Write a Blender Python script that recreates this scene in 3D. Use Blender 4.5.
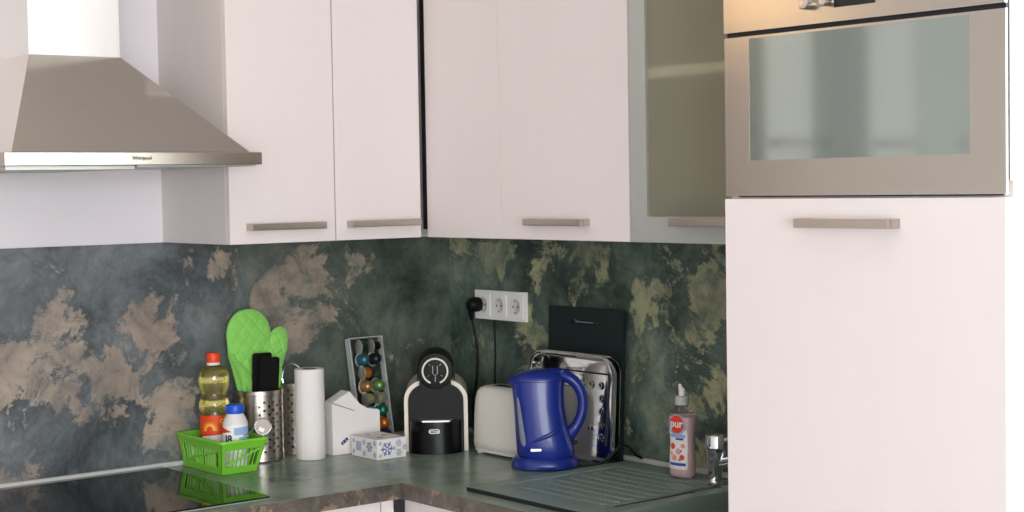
import bpy, bmesh, math, random
from mathutils import Vector, Matrix
random.seed(7)
PI = math.pi
for o in list(bpy.data.objects): bpy.data.objects.remove(o, do_unlink=True)
SC = bpy.context.scene
COL = SC.collection

# ------------------------------------------------------------------ camera
CAM = Vector((3.701, -2.746, 1.592)); YAW, PITCH, ROLL = [math.radians(a) for a in (51.221, -2.513, -.958)]
FPX = 1615.4                                   # focal length in pixels of the 1024-wide frame
_F = Vector((-math.sin(YAW)*math.cos(PITCH), math.cos(YAW)*math.cos(PITCH), math.sin(PITCH)))
_R = Vector((math.cos(YAW), math.sin(YAW), 0)); _U = _R.cross(_F)
_R, _U = _R*math.cos(ROLL)+_U*math.sin(ROLL), _U*math.cos(ROLL)-_R*math.sin(ROLL)
cd = bpy.data.cameras.new('camera'); cam = bpy.data.objects.new('camera', cd); COL.objects.link(cam)
cd.sensor_width = 36; cd.lens = FPX/1024*36; cd.clip_start = .05
cam.matrix_world = Matrix(((_R.x, _U.x, -_F.x, CAM.x), (_R.y, _U.y, -_F.y, CAM.y), (_R.z, _U.z, -_F.z, CAM.z), (0, 0, 0, 1)))
SC.camera = cam
def at(px, py, axis, val):
    """point of a known wall, front or worktop plane seen at a pixel of the photograph"""
    d = _F+_R*((px-512)/FPX)-_U*((py-256)/FPX)
    return CAM+d*((val-CAM[axis])/d[axis])

# ------------------------------------------------------------------ light
w = bpy.data.worlds.new('world'); SC.world = w; w.use_nodes = True
w.node_tree.nodes['Background'].inputs[0].default_value = (.75, .86, 1, 1)
w.node_tree.nodes['Background'].inputs[1].default_value = 1.0
def area(name, loc, direction, sx, sy, power, col):
    ld = bpy.data.lights.new(name, 'AREA'); ld.shape = 'RECTANGLE'; ld.size = sx; ld.size_y = sy
    ld.energy = power; ld.color = col
    o = bpy.data.objects.new(name, ld); COL.objects.link(o); o.location = loc
    o.rotation_euler = Vector(direction).to_track_quat('-Z', 'Y').to_euler()
    return o
# daylight coming in through the two windows of the room
area('window_daylight', (3.40, -.03, 1.40), (0, -1, 0), 1.8, 2.2, 84, (.94, .98, 1))
area('window_daylight', (6.97, -4.0, 1.45), (-1, 0, 0), 3.0, 1.9, 180, (.94, .98, 1))
SC.view_settings.view_transform = 'Standard'; SC.view_settings.look = 'None'
SC.view_settings.gamma = 1; SC.view_settings.use_curve_mapping = False
SC.view_settings.exposure = 0.47

# ------------------------------------------------------------------ materials
def lin(c):
    return tuple(((v/255)/12.92 if v/255 <= .04045 else ((v/255+.055)/1.055)**2.4) for v in c)+(1,)
def mat(name, col, rough=.5, metal=0, trans=0, ior=1.45, coat=0, var=.04, vs=30, bump=0, bs=200, stretch=None, spec=.5, sheen=0):
    m = bpy.data.materials.new(name); m.use_nodes = True
    nt = m.node_tree; N = nt.nodes; L = nt.links; b = N['Principled BSDF']
    c = lin(col)
    b.inputs['Roughness'].default_value = rough; b.inputs['Metallic'].default_value = metal
    b.inputs['Transmission Weight'].default_value = trans; b.inputs['IOR'].default_value = ior
    b.inputs['Coat Weight'].default_value = coat; b.inputs['Specular IOR Level'].default_value = spec
    b.inputs['Sheen Weight'].default_value = sheen
    tc = N.new('ShaderNodeTexCoord'); mp = N.new('ShaderNodeMapping'); L.new(tc.outputs['Object'], mp.inputs[0])
    if stretch: mp.inputs['Scale'].default_value = stretch
    n = N.new('ShaderNodeTexNoise'); n.inputs['Scale'].default_value = vs; n.inputs['Detail'].default_value = 4
    L.new(mp.outputs[0], n.inputs['Vector'])
    r = N.new('ShaderNodeMix'); r.data_type = 'RGBA'
    L.new(n.outputs[0], r.inputs['Factor'])
    r.inputs['A'].default_value = tuple(max(0, v*(1-var)) for v in c[:3])+(1,)
    r.inputs['B'].default_value = tuple(min(1, v*(1+var)) for v in c[:3])+(1,)
    L.new(r.outputs['Result'], b.inputs['Base Color'])
    if bump:
        n2 = N.new('ShaderNodeTexNoise'); n2.inputs['Scale'].default_value = bs; n2.inputs['Detail'].default_value = 3
        L.new(mp.outputs[0], n2.inputs['Vector'])
        bp = N.new('ShaderNodeBump'); bp.inputs['Strength'].default_value = bump; bp.inputs['Distance'].default_value = .001
        L.new(n2.outputs[0], bp.inputs['Height']); L.new(bp.outputs[0], b.inputs['Normal'])
    return m
def stone(name, base, patch, blobs, plane, thr=.60, rough=.35, scale=1.0, coat=0, veil=None, seed=0.0):
    """weathered oxidised-metal decor: cloudy base with ragged flaking patches"""
    m = bpy.data.materials.new(name); m.use_nodes = True
    nt = m.node_tree; N = nt.nodes; L = nt.links; b = N['Principled BSDF']
    b.inputs['Roughness'].default_value = rough; b.inputs['Coat Weight'].default_value = coat
    tc = N.new('ShaderNodeTexCoord'); mp = N.new('ShaderNodeMapping'); mp.inputs['Location'].default_value = (seed, seed*.7, seed*.3)
    L.new(tc.outputs['Object'], mp.inputs[0])
    def noise(s, d, r, dist=0):
        n = N.new('ShaderNodeTexNoise'); n.inputs['Scale'].default_value = s*scale; n.inputs['Detail'].default_value = d
        n.inputs['Roughness'].default_value = r; n.inputs['Distortion'].default_value = dist
        L.new(mp.outputs[0], n.inputs['Vector']); return n.outputs[0]
    def ramp(v, stops):
        r = N.new('ShaderNodeValToRGB'); L.new(v, r.inputs[0]); e = r.color_ramp.elements
        while len(e) < len(stops): e.new(.5)
        for q, (p, c) in zip(e, stops): q.position = p; q.color = c if len(c) == 4 else lin(c)
        return r.outputs[0]
    def math_(op, a, c):
        k = N.new('ShaderNodeMath'); k.operation = op
        for i, v in enumerate((a, c)):
            if isinstance(v, (int, float)): k.inputs[i].default_value = v
            else: L.new(v, k.inputs[i])
        return k.outputs[0]
    def mixc(f, a, c):
        k = N.new('ShaderNodeMix'); k.data_type = 'RGBA'; L.new(f, k.inputs['Factor']); L.new(a, k.inputs['A']); L.new(c, k.inputs['B'])
        return k.outputs['Result']
    col = ramp(noise(3.8, 12, .74, .35), [(.33, base[0]), (.45, base[1]), (.55, base[2]), (.70, base[3])])
    if veil:
        ax, v0, v1, cols = veil
        sx = N.new('ShaderNodeSeparateXYZ'); L.new(tc.outputs['Object'], sx.inputs[0])
        wv = math_('ADD', sx.outputs[ax], math_('MULTIPLY', math_('SUBTRACT', noise(4, 4, .6), .5), .9))
        mr = N.new('ShaderNodeMapRange'); mr.inputs['From Min'].default_value = v0; mr.inputs['From Max'].default_value = v1
        L.new(wv, mr.inputs[0])
        col = mixc(mr.outputs[0], col, ramp(noise(4.2, 12, .72, .35), [(.33, cols[0]), (.45, cols[1]), (.55, cols[2]), (.70, cols[3])]))
    acc = None
    for (u, v, r, g) in blobs:
        d = N.new('ShaderNodeVectorMath'); d.operation = 'DISTANCE'
        L.new(tc.outputs['Object'], d.inputs[0])
        d.inputs[1].default_value = (0, u, v) if plane == 'x' else (u, 0, v)
        mr = N.new('ShaderNodeMapRange'); mr.interpolation_type = 'SMOOTHSTEP'
        mr.inputs['From Min'].default_value = 0; mr.inputs['From Max'].default_value = r
        mr.inputs['To Min'].default_value = g; mr.inputs['To Max'].default_value = 0
        L.new(d.outputs['Value'], mr.inputs[0])
        acc = mr.outputs[0] if acc is None else math_('MAXIMUM', acc, mr.outputs[0])
    n2 = math_('ADD', math_('MULTIPLY', noise(4.5, 12, .70, .7), .72), math_('MULTIPLY', noise(19, 10, .72, .4), .28))
    v = n2 if acc is None else math_('ADD', n2, acc)
    edge = ramp(v, [(thr-.07, (0, 0, 0, 1)), (thr-.012, (.75, .75, .75, 1)), (thr+.02, (0, 0, 0, 1))])
    dk = N.new('ShaderNodeRGB'); dk.outputs[0].default_value = lin(base[0])
    col = mixc(math_('MULTIPLY', edge, noise(9, 4, .6)), col, dk.outputs[0])
    mask = ramp(v, [(thr, (0, 0, 0, 1)), (thr+.028, (.92, .92, .92, 1))])
    hole = ramp(noise(8.5, 12, .78, .5), [(.41, (.08, .08, .08, 1)), (.45, (.6, .6, .6, 1)), (.52, (1, 1, 1, 1))])
    pc = ramp(noise(7, 10, .7, .6), [(.3, patch[0]), (.5, patch[1]), (.7, patch[2])])
    col = mixc(math_('MULTIPLY', mask, hole), col, pc)
    L.new(col, b.inputs['Base Color'])
    bp = N.new('ShaderNodeBump'); bp.inputs['Strength'].default_value = .12; bp.inputs['Distance'].default_value = .002
    L.new(mask, bp.inputs['Height']); L.new(bp.outputs[0], b.inputs['Normal'])
    return m

M = {}
M['laminate'] = mat('laminate', (229, 220, 218), .42, var=.02, vs=14, bump=.05, bs=420, stretch=(1, 1, .12))
M['carcass'] = mat('carcass', (220, 214, 211), .45, var=.02)
M['wall'] = mat('wall_paint', (232, 226, 230), .8, var=.02, vs=6, bump=.1, bs=150)
M['ceil'] = mat('ceiling_paint', (238, 236, 234), .85, var=.01)
M['floor'] = mat('floor_laminate', (112, 102, 92), .45, var=.15, vs=8, stretch=(1, 9, 1))
M['steel'] = mat('brushed_steel', (196, 188, 178), .27, 1, var=.05, vs=90, stretch=(1, 1, 30), bump=.04, bs=300)
M['steelh'] = mat('brushed_steel_canopy', (214, 209, 201), .1, 1, var=.04, vs=90, stretch=(1, .05, 1))
M['ovensteel'] = mat('brushed_oven_steel', (176, 170, 160), .24, 1, var=.05, vs=90, stretch=(1, 1, 40), bump=.06, bs=260)
M['chimneysteel'] = mat('satin_chimney_steel', (236, 235, 233), .42, .55, var=.02, vs=60, stretch=(1, 1, .1))
M['sieve'] = mat('sieve_mesh', (166, 154, 148), .5, .4, var=.2, vs=400)
M['handle'] = mat('brushed_nickel', (186, 176, 164), .34, 1, var=.05, vs=120)
M['chrome'] = mat('chrome', (225, 226, 228), .06, 1, var=.01)
M['black'] = mat('black_plastic', (14, 14, 14), .5, var=.1, bump=.05, bs=600, spec=.25)
M['blackg'] = mat('glossy_black_plastic', (11, 12, 13), .2, var=.1, spec=.35)
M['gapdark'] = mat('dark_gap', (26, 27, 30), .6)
M['alu'] = mat('aluminium_frame', (184, 188, 182), .38, .45, var=.03, vs=150, stretch=(1, 1, .1))
M['palestrip'] = mat('pale_sealing_strip', (208, 208, 206), .35, var=.03)
M['edgeacrylic'] = mat('acrylic_edge', (246, 249, 247), .12, trans=.62, ior=1.2, var=.02)
M['cream'] = mat('cream_plastic', (226, 218, 200), .35, var=.02)
M['whitep'] = mat('white_plastic', (226, 222, 214), .34, var=.02)
M['socket'] = mat('socket_plastic', (246, 245, 242), .3, var=.01)
M['green'] = mat('green_plastic', (126, 205, 60), .35, var=.06, vs=20)
M['mitt'] = mat('green_cotton', (140, 212, 96), .9, var=.12, vs=60, bump=.6, bs=900, sheen=.3)
M['paper'] = mat('white_paper', (236, 231, 228), .9, var=.02, bump=.35, bs=260)
M['card'] = mat('white_card', (238, 232, 228), .7, var=.015)
M['blue'] = mat('blue_plastic', (22, 43, 128), .33, var=.06, vs=12, coat=.2)
M['bluecap'] = mat('blue_cap', (40, 88, 205), .35, var=.05)
M['orangecap'] = mat('orange_cap', (238, 72, 30), .4, var=.05)
M['oil'] = mat('sunflower_oil', (246, 232, 150), .03, trans=.9, ior=1.40, var=.02)
M['clear'] = mat('clear_plastic', (245, 246, 244), .05, trans=1, ior=1.3, var=.01)
M['acrylic'] = mat('clear_acrylic', (238, 242, 240), .05, trans=1, ior=1.2, var=.02)
M['frost'] = mat('frosted_glass', (234, 232, 212), .10, trans=.8, ior=1.12, var=.03, vs=4)
M['ovenglass'] = mat('mirrored_oven_glass', (150, 160, 154), .07, .85, var=.02, vs=4)
M['display'] = mat('oven_display', (22, 24, 26), .12)
M['hob'] = mat('black_ceramic_glass', (9, 10, 12), .05, var=.1)
M['sink'] = mat('graphite_composite', (124, 140, 131), .36, var=.12, vs=180, bump=.15, bs=700)
M['board'] = mat('dark_board', (22, 34, 36), .5, var=.15, vs=120, bump=.2, bs=300)
M['soap'] = mat('pink_detergent', (250, 214, 216), .3, var=.04, vs=15)
M['jar'] = mat('white_jar', (228, 224, 222), .4, var=.02)
M['p_orange'] = mat('print_orange', (226, 74, 22), .5, var=.1)
M['p_red'] = mat('print_red', (228, 62, 30), .5, var=.06)
M['p_yellow'] = mat('print_yellow', (246, 196, 60), .5, var=.1)
M['p_blue'] = mat('print_blue', (44, 84, 160), .5, var=.05)
M['p_navy'] = mat('print_navy', (28, 42, 92), .5, var=.05)
M['p_pale'] = mat('print_pale_blue', (150, 180, 216), .5, var=.06)
M['p_white'] = mat('print_white', (242, 240, 238), .5, var=.02)
M['p_pink'] = mat('print_pink', (236, 160, 150), .5, var=.15, vs=90)
M['p_dark'] = mat('print_dark', (52, 42, 40), .5)
M['p_slate'] = mat('print_slate', (142, 156, 184), .6, var=.1)
M['p_soft'] = mat('print_soft_blue', (98, 120, 166), .6, var=.1)
M['rubber'] = mat('black_rubber', (18, 18, 18), .55)
M['silver'] = mat('silver_print', (200, 200, 198), .3, .7)
M['gauge'] = mat('grey_gauge', (150, 158, 170), .25, trans=.2)
M['foil'] = mat('capsule_foil', (206, 202, 192), .35, .8)

def frosted():
    m = M['frost']; nt = m.node_tree; b = nt.nodes['Principled BSDF']
    tr = nt.nodes.new('ShaderNodeBsdfTranslucent'); tr.inputs[0].default_value = lin((246, 246, 234))
    mx = nt.nodes.new('ShaderNodeMixShader'); mx.inputs[0].default_value = .34
    nt.links.new(b.outputs[0], mx.inputs[1]); nt.links.new(tr.outputs[0], mx.inputs[2]); nt.links.new(mx.outputs[0], nt.nodes['Material Output'].inputs[0])
frosted()
lb = [(-1.19, 1.24, .20, .15), (-1.29, 1.21, .15, .13), (-1.0, 1.12, .20, .15), (-.86, 1.07, .16, .13), (-1.27, .94, .14, .10), (-.50, 1.36, .14, .13), (-.535, 1.22, .15, .14),
      (-.62, 1.30, .12, .12), (-.44, 1.29, .12, .08), (-.72, 1.41, .09, .11), (-.95, 1.24, .14, .12), (-.93, .97, .14, .08), (-.30, 1.37, .12, .07), (-1.08, 1.16, .14, .12)]
M['splash_left'] = stone('backsplash_left', [(44, 49, 52), (90, 96, 99), (114, 119, 121), (144, 145, 142)], [(100, 96, 92), (158, 142, 127), (190, 174, 156)], lb, 'x', thr=.575, rough=.42,
                         veil=(1, -.85, -.40, [(34, 41, 38), (72, 82, 74), (98, 107, 95), (146, 144, 122)]), seed=.4)  # greener towards the corner: decor variation plus a painted-in light tint
rb = [(.64, 1.385, .16, .12), (.79, 1.30, .13, .12), (.57, 1.33, .10, .1), (1.04, 1.31, .13, .13), (.355, 1.19, .11, .12), (1.0, 1.23, .12, .10), (.23, 1.38, .12, .10), (1.05, 1.10, .1, .1), (.45, 1.42, .1, .1)]
M['splash_right'] = stone('backsplash_right', [(30, 36, 33), (70, 87, 78), (104, 121, 110), (160, 166, 138)], [(104, 110, 84), (170, 170, 132), (202, 196, 160)], rb, 'y', thr=.55, rough=.42, seed=2.3)  # greener than the left panel, partly decor, partly light tint in the colour
M['worktop'] = stone('worktop_decor', [(84, 102, 89), (118, 136, 121), (138, 153, 138), (156, 168, 152)], [(128, 132, 116), (152, 152, 134), (166, 162, 144)], [], 'x', thr=.66, rough=.27, seed=5.1)
M['edge'] = stone('worktop_edge_decor', [(50, 48, 46), (84, 78, 72), (108, 98, 88), (130, 116, 100)], [(120, 100, 80), (150, 128, 104), (166, 146, 122)], [], 'x', thr=.55, rough=.4, scale=2.2, seed=3.7)

# ------------------------------------------------------------------ builders
def world_of(o):
    m = Matrix.Identity(4)
    while o: m = o.matrix_basis @ m; o = o.parent
    return m
def obj(name, bm, m, parent=None, world=False, smooth=40, bevel=0, seg=2):
    if world and parent: bmesh.ops.transform(bm, matrix=world_of(parent).inverted(), verts=bm.verts)
    if bevel:
        es = [e for e in bm.edges if len(e.link_faces) == 2 and e.calc_face_angle() > .5]
        bmesh.ops.bevel(bm, geom=es, offset=bevel, segments=seg, affect='EDGES', profile=.5, clamp_overlap=True)
    bmesh.ops.recalc_face_normals(bm, faces=bm.faces)
    me = bpy.data.meshes.new(name); bm.to_mesh(me); bm.free()
    for mm in (m if isinstance(m, (list, tuple)) else [m]): me.materials.append(M[mm])
    if smooth:
        for p in me.polygons: p.use_smooth = True
        me.set_sharp_from_angle(angle=math.radians(smooth))
    o = bpy.data.objects.new(name, me); COL.objects.link(o)
    if parent: o.parent = parent
    if bevel and smooth: wn = o.modifiers.new('weighted_normal', 'WEIGHTED_NORMAL'); wn.keep_sharp = True
    return o
def tag(o, label, cat, group=None, kind=None):
    o['label'] = label; o['category'] = cat
    if group: o['group'] = group
    if kind: o['kind'] = kind
    return o
def thing(name, label, cat, loc=(0, 0, 0), rotz=0, group=None):
    o = bpy.data.objects.new(name, None); COL.objects.link(o); o.empty_display_size = .05
    o.matrix_basis = Matrix.Translation(Vector(loc)) @ Matrix.Rotation(rotz, 4, 'Z')
    return tag(o, label, cat, group)
def struct(name, bm, m, label=None, **k):
    o = obj(name, bm, m, smooth=0, **k); o['kind'] = 'structure'
    if label: o['label'] = label
    return o
def box(x0, x1, y0, y1, z0, z1, bm=None):
    bm = bm or bmesh.new()
    v = [bm.verts.new(p) for p in ((x0, y0, z0), (x1, y0, z0), (x1, y1, z0), (x0, y1, z0), (x0, y0, z1), (x1, y0, z1), (x1, y1, z1), (x0, y1, z1))]
    for f in ((0, 3, 2, 1), (4, 5, 6, 7), (0, 1, 5, 4), (1, 2, 6, 5), (2, 3, 7, 6), (3, 0, 4, 7)): bm.faces.new([v[i] for i in f])
    return bm
def loft(rings, cap0=True, cap1=True, closed=False, bm=None):
    bm = bm or bmesh.new(); R = [[bm.verts.new(p) for p in r] for r in rings]; n = len(R[0])
    for a, b in list(zip(R, R[1:]))+([(R[-1], R[0])] if closed else []):
        for i in range(n): bm.faces.new((a[i], a[(i+1) % n], b[(i+1) % n], b[i]))
    if not closed:
        if cap0: bm.faces.new(R[0][::-1])
        if cap1: bm.faces.new(R[-1])
    return bm
def lathe(prof, n=32, cx=0, cy=0, sx=1, sy=1, caps=True, bm=None):
    """profile of (radius, z), turned about the vertical"""
    return loft([[(cx+r*sx*math.cos(2*PI*i/n), cy+r*sy*math.sin(2*PI*i/n), z) for i in range(n)] for r, z in prof], caps, caps, bm=bm)
def sup(w, d, e, n=40, cx=0, cy=0):
    """superellipse outline"""
    out = []
    for i in range(n):
        a = 2*PI*i/n; c, s = math.cos(a), math.sin(a)
        out.append((cx+w/2*math.copysign(abs(c)**(2/e), c), cy+d/2*math.copysign(abs(s)**(2/e), s)))
    return out
def rrect(x0, x1, y0, y1, r, n=5):
    out = []
    for cx, cy, a0 in ((x1-r, y1-r, 0), (x0+r, y1-r, 90), (x0+r, y0+r, 180), (x1-r, y0+r, 270)):
        for i in range(n+1):
            a = math.radians(a0+90*i/n); out.append((cx+r*math.cos(a), cy+r*math.sin(a)))
    return out
def prism(poly, z0, z1, bm=None): return loft([[(x, y, z) for x, y in poly] for z in (z0, z1)], bm=bm)
def spline(pts, n=8):
    P = [Vector(p) for p in pts]; P = [P[0]*2-P[1]]+P+[P[-1]*2-P[-2]]; out = []
    for i in range(1, len(P)-2):
        for k in range(n):
            t = k/n; a, b, c, d = P[i-1:i+3]
            out.append(.5*((2*b)+(c-a)*t+(2*a-5*b+4*c-d)*t*t+(3*b-a-3*c+d)*t**3))
    return out+[P[-2]]
def tube(pts, r, n=8, bm=None, closed=False):
    """round bar along points; r a number or one radius (or pair) per point"""
    P = [Vector(p) for p in pts]; rings = []; nrm = None
    for i, p in enumerate(P):
        t = (P[(i+1) % len(P)]-P[i-1]) if closed else (P[min(i+1, len(P)-1)]-P[max(i-1, 0)]); t.normalize()
        if nrm is None: nrm = t.orthogonal().normalized()
        nrm = (nrm-t*nrm.dot(t)).normalized(); bn = t.cross(nrm)
        rr = r[i] if isinstance(r, (list, tuple)) else r
        rings.append([p+(nrm*math.cos(2*PI*k/n)+bn*math.sin(2*PI*k/n))*rr for k in range(n)])
    return loft(rings, closed=closed, bm=bm)
def plate(xs, ys, z0, z1, skip):
    """slab cut into cells by xs and ys; skip(i, j) leaves a cell open"""
    bm = bmesh.new(); nx, ny = len(xs)-1, len(ys)-1
    V = {}
    def v(i, j, k):
        if (i, j, k) not in V: V[i, j, k] = bm.verts.new((xs[i], ys[j], (z0, z1)[k]))
        return V[i, j, k]
    ok = lambda i, j: 0 <= i < nx and 0 <= j < ny and not skip(i, j)
    for i in range(nx):
        for j in range(ny):
            if not ok(i, j): continue
            bm.faces.new((v(i, j, 1), v(i+1, j, 1), v(i+1, j+1, 1), v(i, j+1, 1)))
            bm.faces.new((v(i, j, 0), v(i, j+1, 0), v(i+1, j+1, 0), v(i+1, j, 0)))
            for (di, dj, a, b) in ((-1, 0, (i, j+1), (i, j)), (1, 0, (i+1, j), (i+1, j+1)), (0, -1, (i, j), (i+1, j)), (0, 1, (i+1, j+1), (i, j+1))):
                if not ok(i+di, j+dj): bm.faces.new((v(*a, 0), v(*b, 0), v(*b, 1), v(*a, 1)))
    return bm
def xf(bm, m): bmesh.ops.transform(bm, matrix=m, verts=bm.verts); return bm
def frame_m(o, ex, ey, ez): return Matrix(((ex[0], ey[0], ez[0], o[0]), (ex[1], ey[1], ez[1], o[1]), (ex[2], ey[2], ez[2], o[2]), (0, 0, 0, 1)))
def text_bm(s, size, depth=.0004, bold=0):
    c = bpy.data.curves.new('lettering', 'FONT'); c.body = s; c.size = size; c.align_x = 'CENTER'; c.align_y = 'CENTER'; c.extrude = depth; c.offset = bold; c.resolution_u = 3
    o = bpy.data.objects.new('lettering', c); COL.objects.link(o)
    me = bpy.data.meshes.new_from_object(o); bm = bmesh.new(); bm.from_mesh(me)
    bpy.data.objects.remove(o, do_unlink=True); bpy.data.curves.remove(c); bpy.data.meshes.remove(me)
    return bm
def wrap(bm, r, a0, z0):
    """bend a flat print (x across, y up, z out) round a vertical cylinder"""
    for v in bm.verts:
        a = a0+v.co.x/r; v.co = Vector(((r+v.co.z)*math.cos(a), (r+v.co.z)*math.sin(a), z0+v.co.y))
    return bm
def curved_patch(r, a0, a1, z0, z1, n=14, t=.0005, edge=None):
    """thin printed label lying on a cylinder"""
    bm = bmesh.new(); rows = []
    for i in range(n+1):
        a = a0+(a1-a0)*i/n
        lo, hi = (z0, z1) if edge is None else edge(i/n)
        rows.append([bm.verts.new(((r+d)*math.cos(a), (r+d)*math.sin(a), z)) for d, z in ((0, lo), (t, lo), (t, hi), (0, hi))])
    for a, b in zip(rows, rows[1:]):
        for k in range(4): bm.faces.new((a[k], b[k], b[(k+1) % 4], a[(k+1) % 4]))
    bm.faces.new(rows[0]); bm.faces.new(rows[-1][::-1])
    return bm

# ------------------------------------------------------------------ room
ZC, ZB = .9, 1.463                       # worktop, underside of the wall cabinets
RX, RY, RH = 7.0, -5.6, 2.6
struct('floor', box(-.1, RX+.1, RY-.1, .1, -.05, 0), 'floor', 'brown laminate floor of the kitchen')
struct('ceiling', box(-.1, RX+.1, RY-.1, .1, RH, RH+.08), 'ceil', 'white painted kitchen ceiling')
wl = struct('wall_left', box(-.1, 0, RY, 0, 0, RH), 'wall', 'white painted wall with dark stone-look splashback behind the hood')
wx = [-.1, 2.5, 4.3, RX+.1]
def vwall_y(name, xs, zs, y0, y1, skip, label):       # wall in the xz plane with openings
    bm = plate(xs, zs, 0, 1, skip); xf(bm, Matrix(((1, 0, 0, 0), (0, 0, y1-y0, y0), (0, 1, 0, 0), (0, 0, 0, 1)))); return struct(name, bm, 'wall', label)
wr = vwall_y('wall_right', wx, [0, .30, 2.50, RH], 0, .1, lambda i, j: i == 1 and j == 1, 'white painted wall with dark stone-look splashback behind the kettle')
bm = plate([RY, -5.5, -2.5, 0], [0, .50, 2.40, RH], 0, 1, lambda i, j: i == 1 and j == 1)
xf(bm, Matrix(((0, 0, .1, RX), (1, 0, 0, 0), (0, 1, 0, 0), (0, 0, 0, 1)))); struct('wall_far_right', bm, 'wall', 'white wall with a wide window')
struct('wall_back', box(-.1, RX+.1, RY-.1, RY, 0, RH), 'wall', 'white wall behind the camera')
def window(name, o, ex, w_, h_, out, label):
    t = bpy.data.objects.new(name, None); COL.objects.link(t); t['kind'] = 'structure'; t['label'] = label
    o = Vector(o); ex = Vector(ex); out = Vector(out)
    m = frame_m(o, ex, out, (0, 0, 1))
    for (a, b, c, d) in ((0, .06, 0, h_), (w_-.06, w_, 0, h_), (0, w_, 0, .06), (0, w_, h_-.06, h_), (w_/2-.05, w_/2+.05, .06, h_-.06)):
        obj('window_frame', xf(box(a+.0, b, .02, .08, c, d), m), 'socket', t, bevel=.004)
    for a, b in ((.06, w_/2-.05), (w_/2+.05, w_-.06)):
        obj('pane', xf(box(a, b, .045, .051, .06, h_-.06), m), 'clear', t, smooth=0)
window('window_1', (2.5, 0, .30), (1, 0, 0), 1.8, 2.2, (0, 1, 0), 'tall window beside the oven cabinet')
window('window_2', (RX, -5.5, .50), (0, 1, 0), 3.0, 1.9, (1, 0, 0), 'wide window opposite the hood')
SPX = 1.642
for wall, b, mt in ((wl, box(0, .006, -1.86, 0, ZC, ZB), 'splash_left'), (wr, box(.006, SPX, -.006, 0, ZC, ZB), 'splash_right')):
    o = obj('backsplash_panel', b, mt, wall, smooth=0); o['label'] = 'dark marbled oxidised-metal look splashback panel'
obj('sealing_strip', box(.006, .016, -1.86, -.006, ZC, ZC+.011), 'palestrip', wl, bevel=.003)
obj('sealing_strip', box(.016, SPX, -.016, -.006, ZC, ZC+.011), 'palestrip', wr, bevel=.003)

# ------------------------------------------------------------------ cabinets
DL, DR, YA, YT = .345, .329, -.894, -.592
def bar_handle(parent, p0, p1, out, z, h=.016, proud=.031):
    """flat bar handle with a foot at each end; p0, p1 on the door front"""
    p0 = Vector(p0); p1 = Vector(p1); ex = (p1-p0).normalized(); L = (p1-p0).length
    m = frame_m((p0.x, p0.y, z), ex, Vector(out), (0, 0, 1))
    bm = box(0, L, proud-.011, proud, -h/2, h/2)
    o = obj('handle', xf(bm, m), 'handle', parent, world=True, bevel=.0015); o['label'] = 'brushed metal bar handle'
    for a, b in ((0, .012), (L-.012, L)): obj('handle_foot', xf(box(a, b, 0, proud-.011, -h/2, h/2), m), 'handle', parent, world=True)
    return o
# two-door wall cabinet on the left wall
c = thing('wall_cabinet', 'pale pink-white two-door wall cabinet hanging next to the hood', 'cabinet', (0, -.615, ZB))
obj('body', box(0, DL-.019, YA, -DR-.022, ZB, 2.25), 'carcass', c, world=True, bevel=.001)
for y0, y1, h0, h1 in ((YA, -.6035, -.851, -.646), (-.6005, -.3455, -.570, -.364)):
    d = obj('door', box(DL-.018, DL, y0, y1, ZB, 2.25), 'laminate', c, world=True, bevel=.0015)
    bar_handle(d, (DL, h0, 0), (DL, h1, 0), (1, 0, 0), 1.503)
# corner wall cabinet on the right wall
c = thing('wall_cabinet', 'wall cabinet in the corner above the sockets with a single pink-white door', 'cabinet', (.7, 0, ZB))
obj('body', box(.002, 1.1045, -DR+.019, 0, ZB, 2.25), 'carcass', c, world=True, bevel=.001)
obj('filler_panel', box(.350, .6505, -DR, -DR+.018, ZB, 2.25), 'laminate', c, world=True, bevel=.0008)
d = obj('door', box(.6515, 1.1045, -DR, -DR+.018, ZB, 2.25), 'laminate', c, world=True, bevel=.0015)
bar_handle(d, (.771, -DR, 0), (.975, -DR, 0), (0, -1, 0), 1.505)
obj('gap_strip', box(.3255, .349, -DR+.005, -DR+.0185, ZB+.02, 2.25), 'gapdark', c, world=True)
# wall cabinet with frosted glass door
c = thing('wall_cabinet', 'wall cabinet with a frosted glass door in an aluminium frame', 'cabinet', (1.37, 0, ZB))
x0, x1 = 1.1085, 1.638
for b in (box(x0, x0+.016, -DR+.022, 0, ZB, 2.25), box(x1-.016, x1, -DR+.022, 0, ZB, 2.25)): obj('side_panel', b, 'carcass', c, world=True)
obj('back_panel', box(x0+.016, x1-.016, -.006, 0, ZB, 2.25), 'carcass', c, world=True)
obj('bottom_panel', box(x0+.016, x1-.016, -DR+.022, -.006, ZB, ZB+.016), 'carcass', c, world=True)
obj('top_panel', box(x0+.016, x1-.016, -DR+.022, -.006, 2.234, 2.25), 'carcass', c, world=True)
obj('shelf', box(x0+.016, x1-.016, -.312, -.006, 1.818, 1.840), 'carcass', c, world=True)
fb = plate([x0, x0+.052, x1-.052, x1], [ZB, ZB+.056, 2.19, 2.25], 0, 1, lambda i, j: i == 1 and j == 1)
d = obj('door_frame', xf(fb, Matrix(((1, 0, 0, 0), (0, 0, .02, -DR), (0, 1, 0, 0), (0, 0, 0, 1)))), 'alu', c, world=True, smooth=0, bevel=.001)
obj('pane', box(x0+.05, x1-.05, -DR+.008, -DR+.012, ZB+.054, 2.192), 'frost', d, world=True, smooth=0)
bar_handle(d, (1.257, -DR, 0), (1.461, -DR, 0), (0, -1, 0), 1.508)
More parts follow.
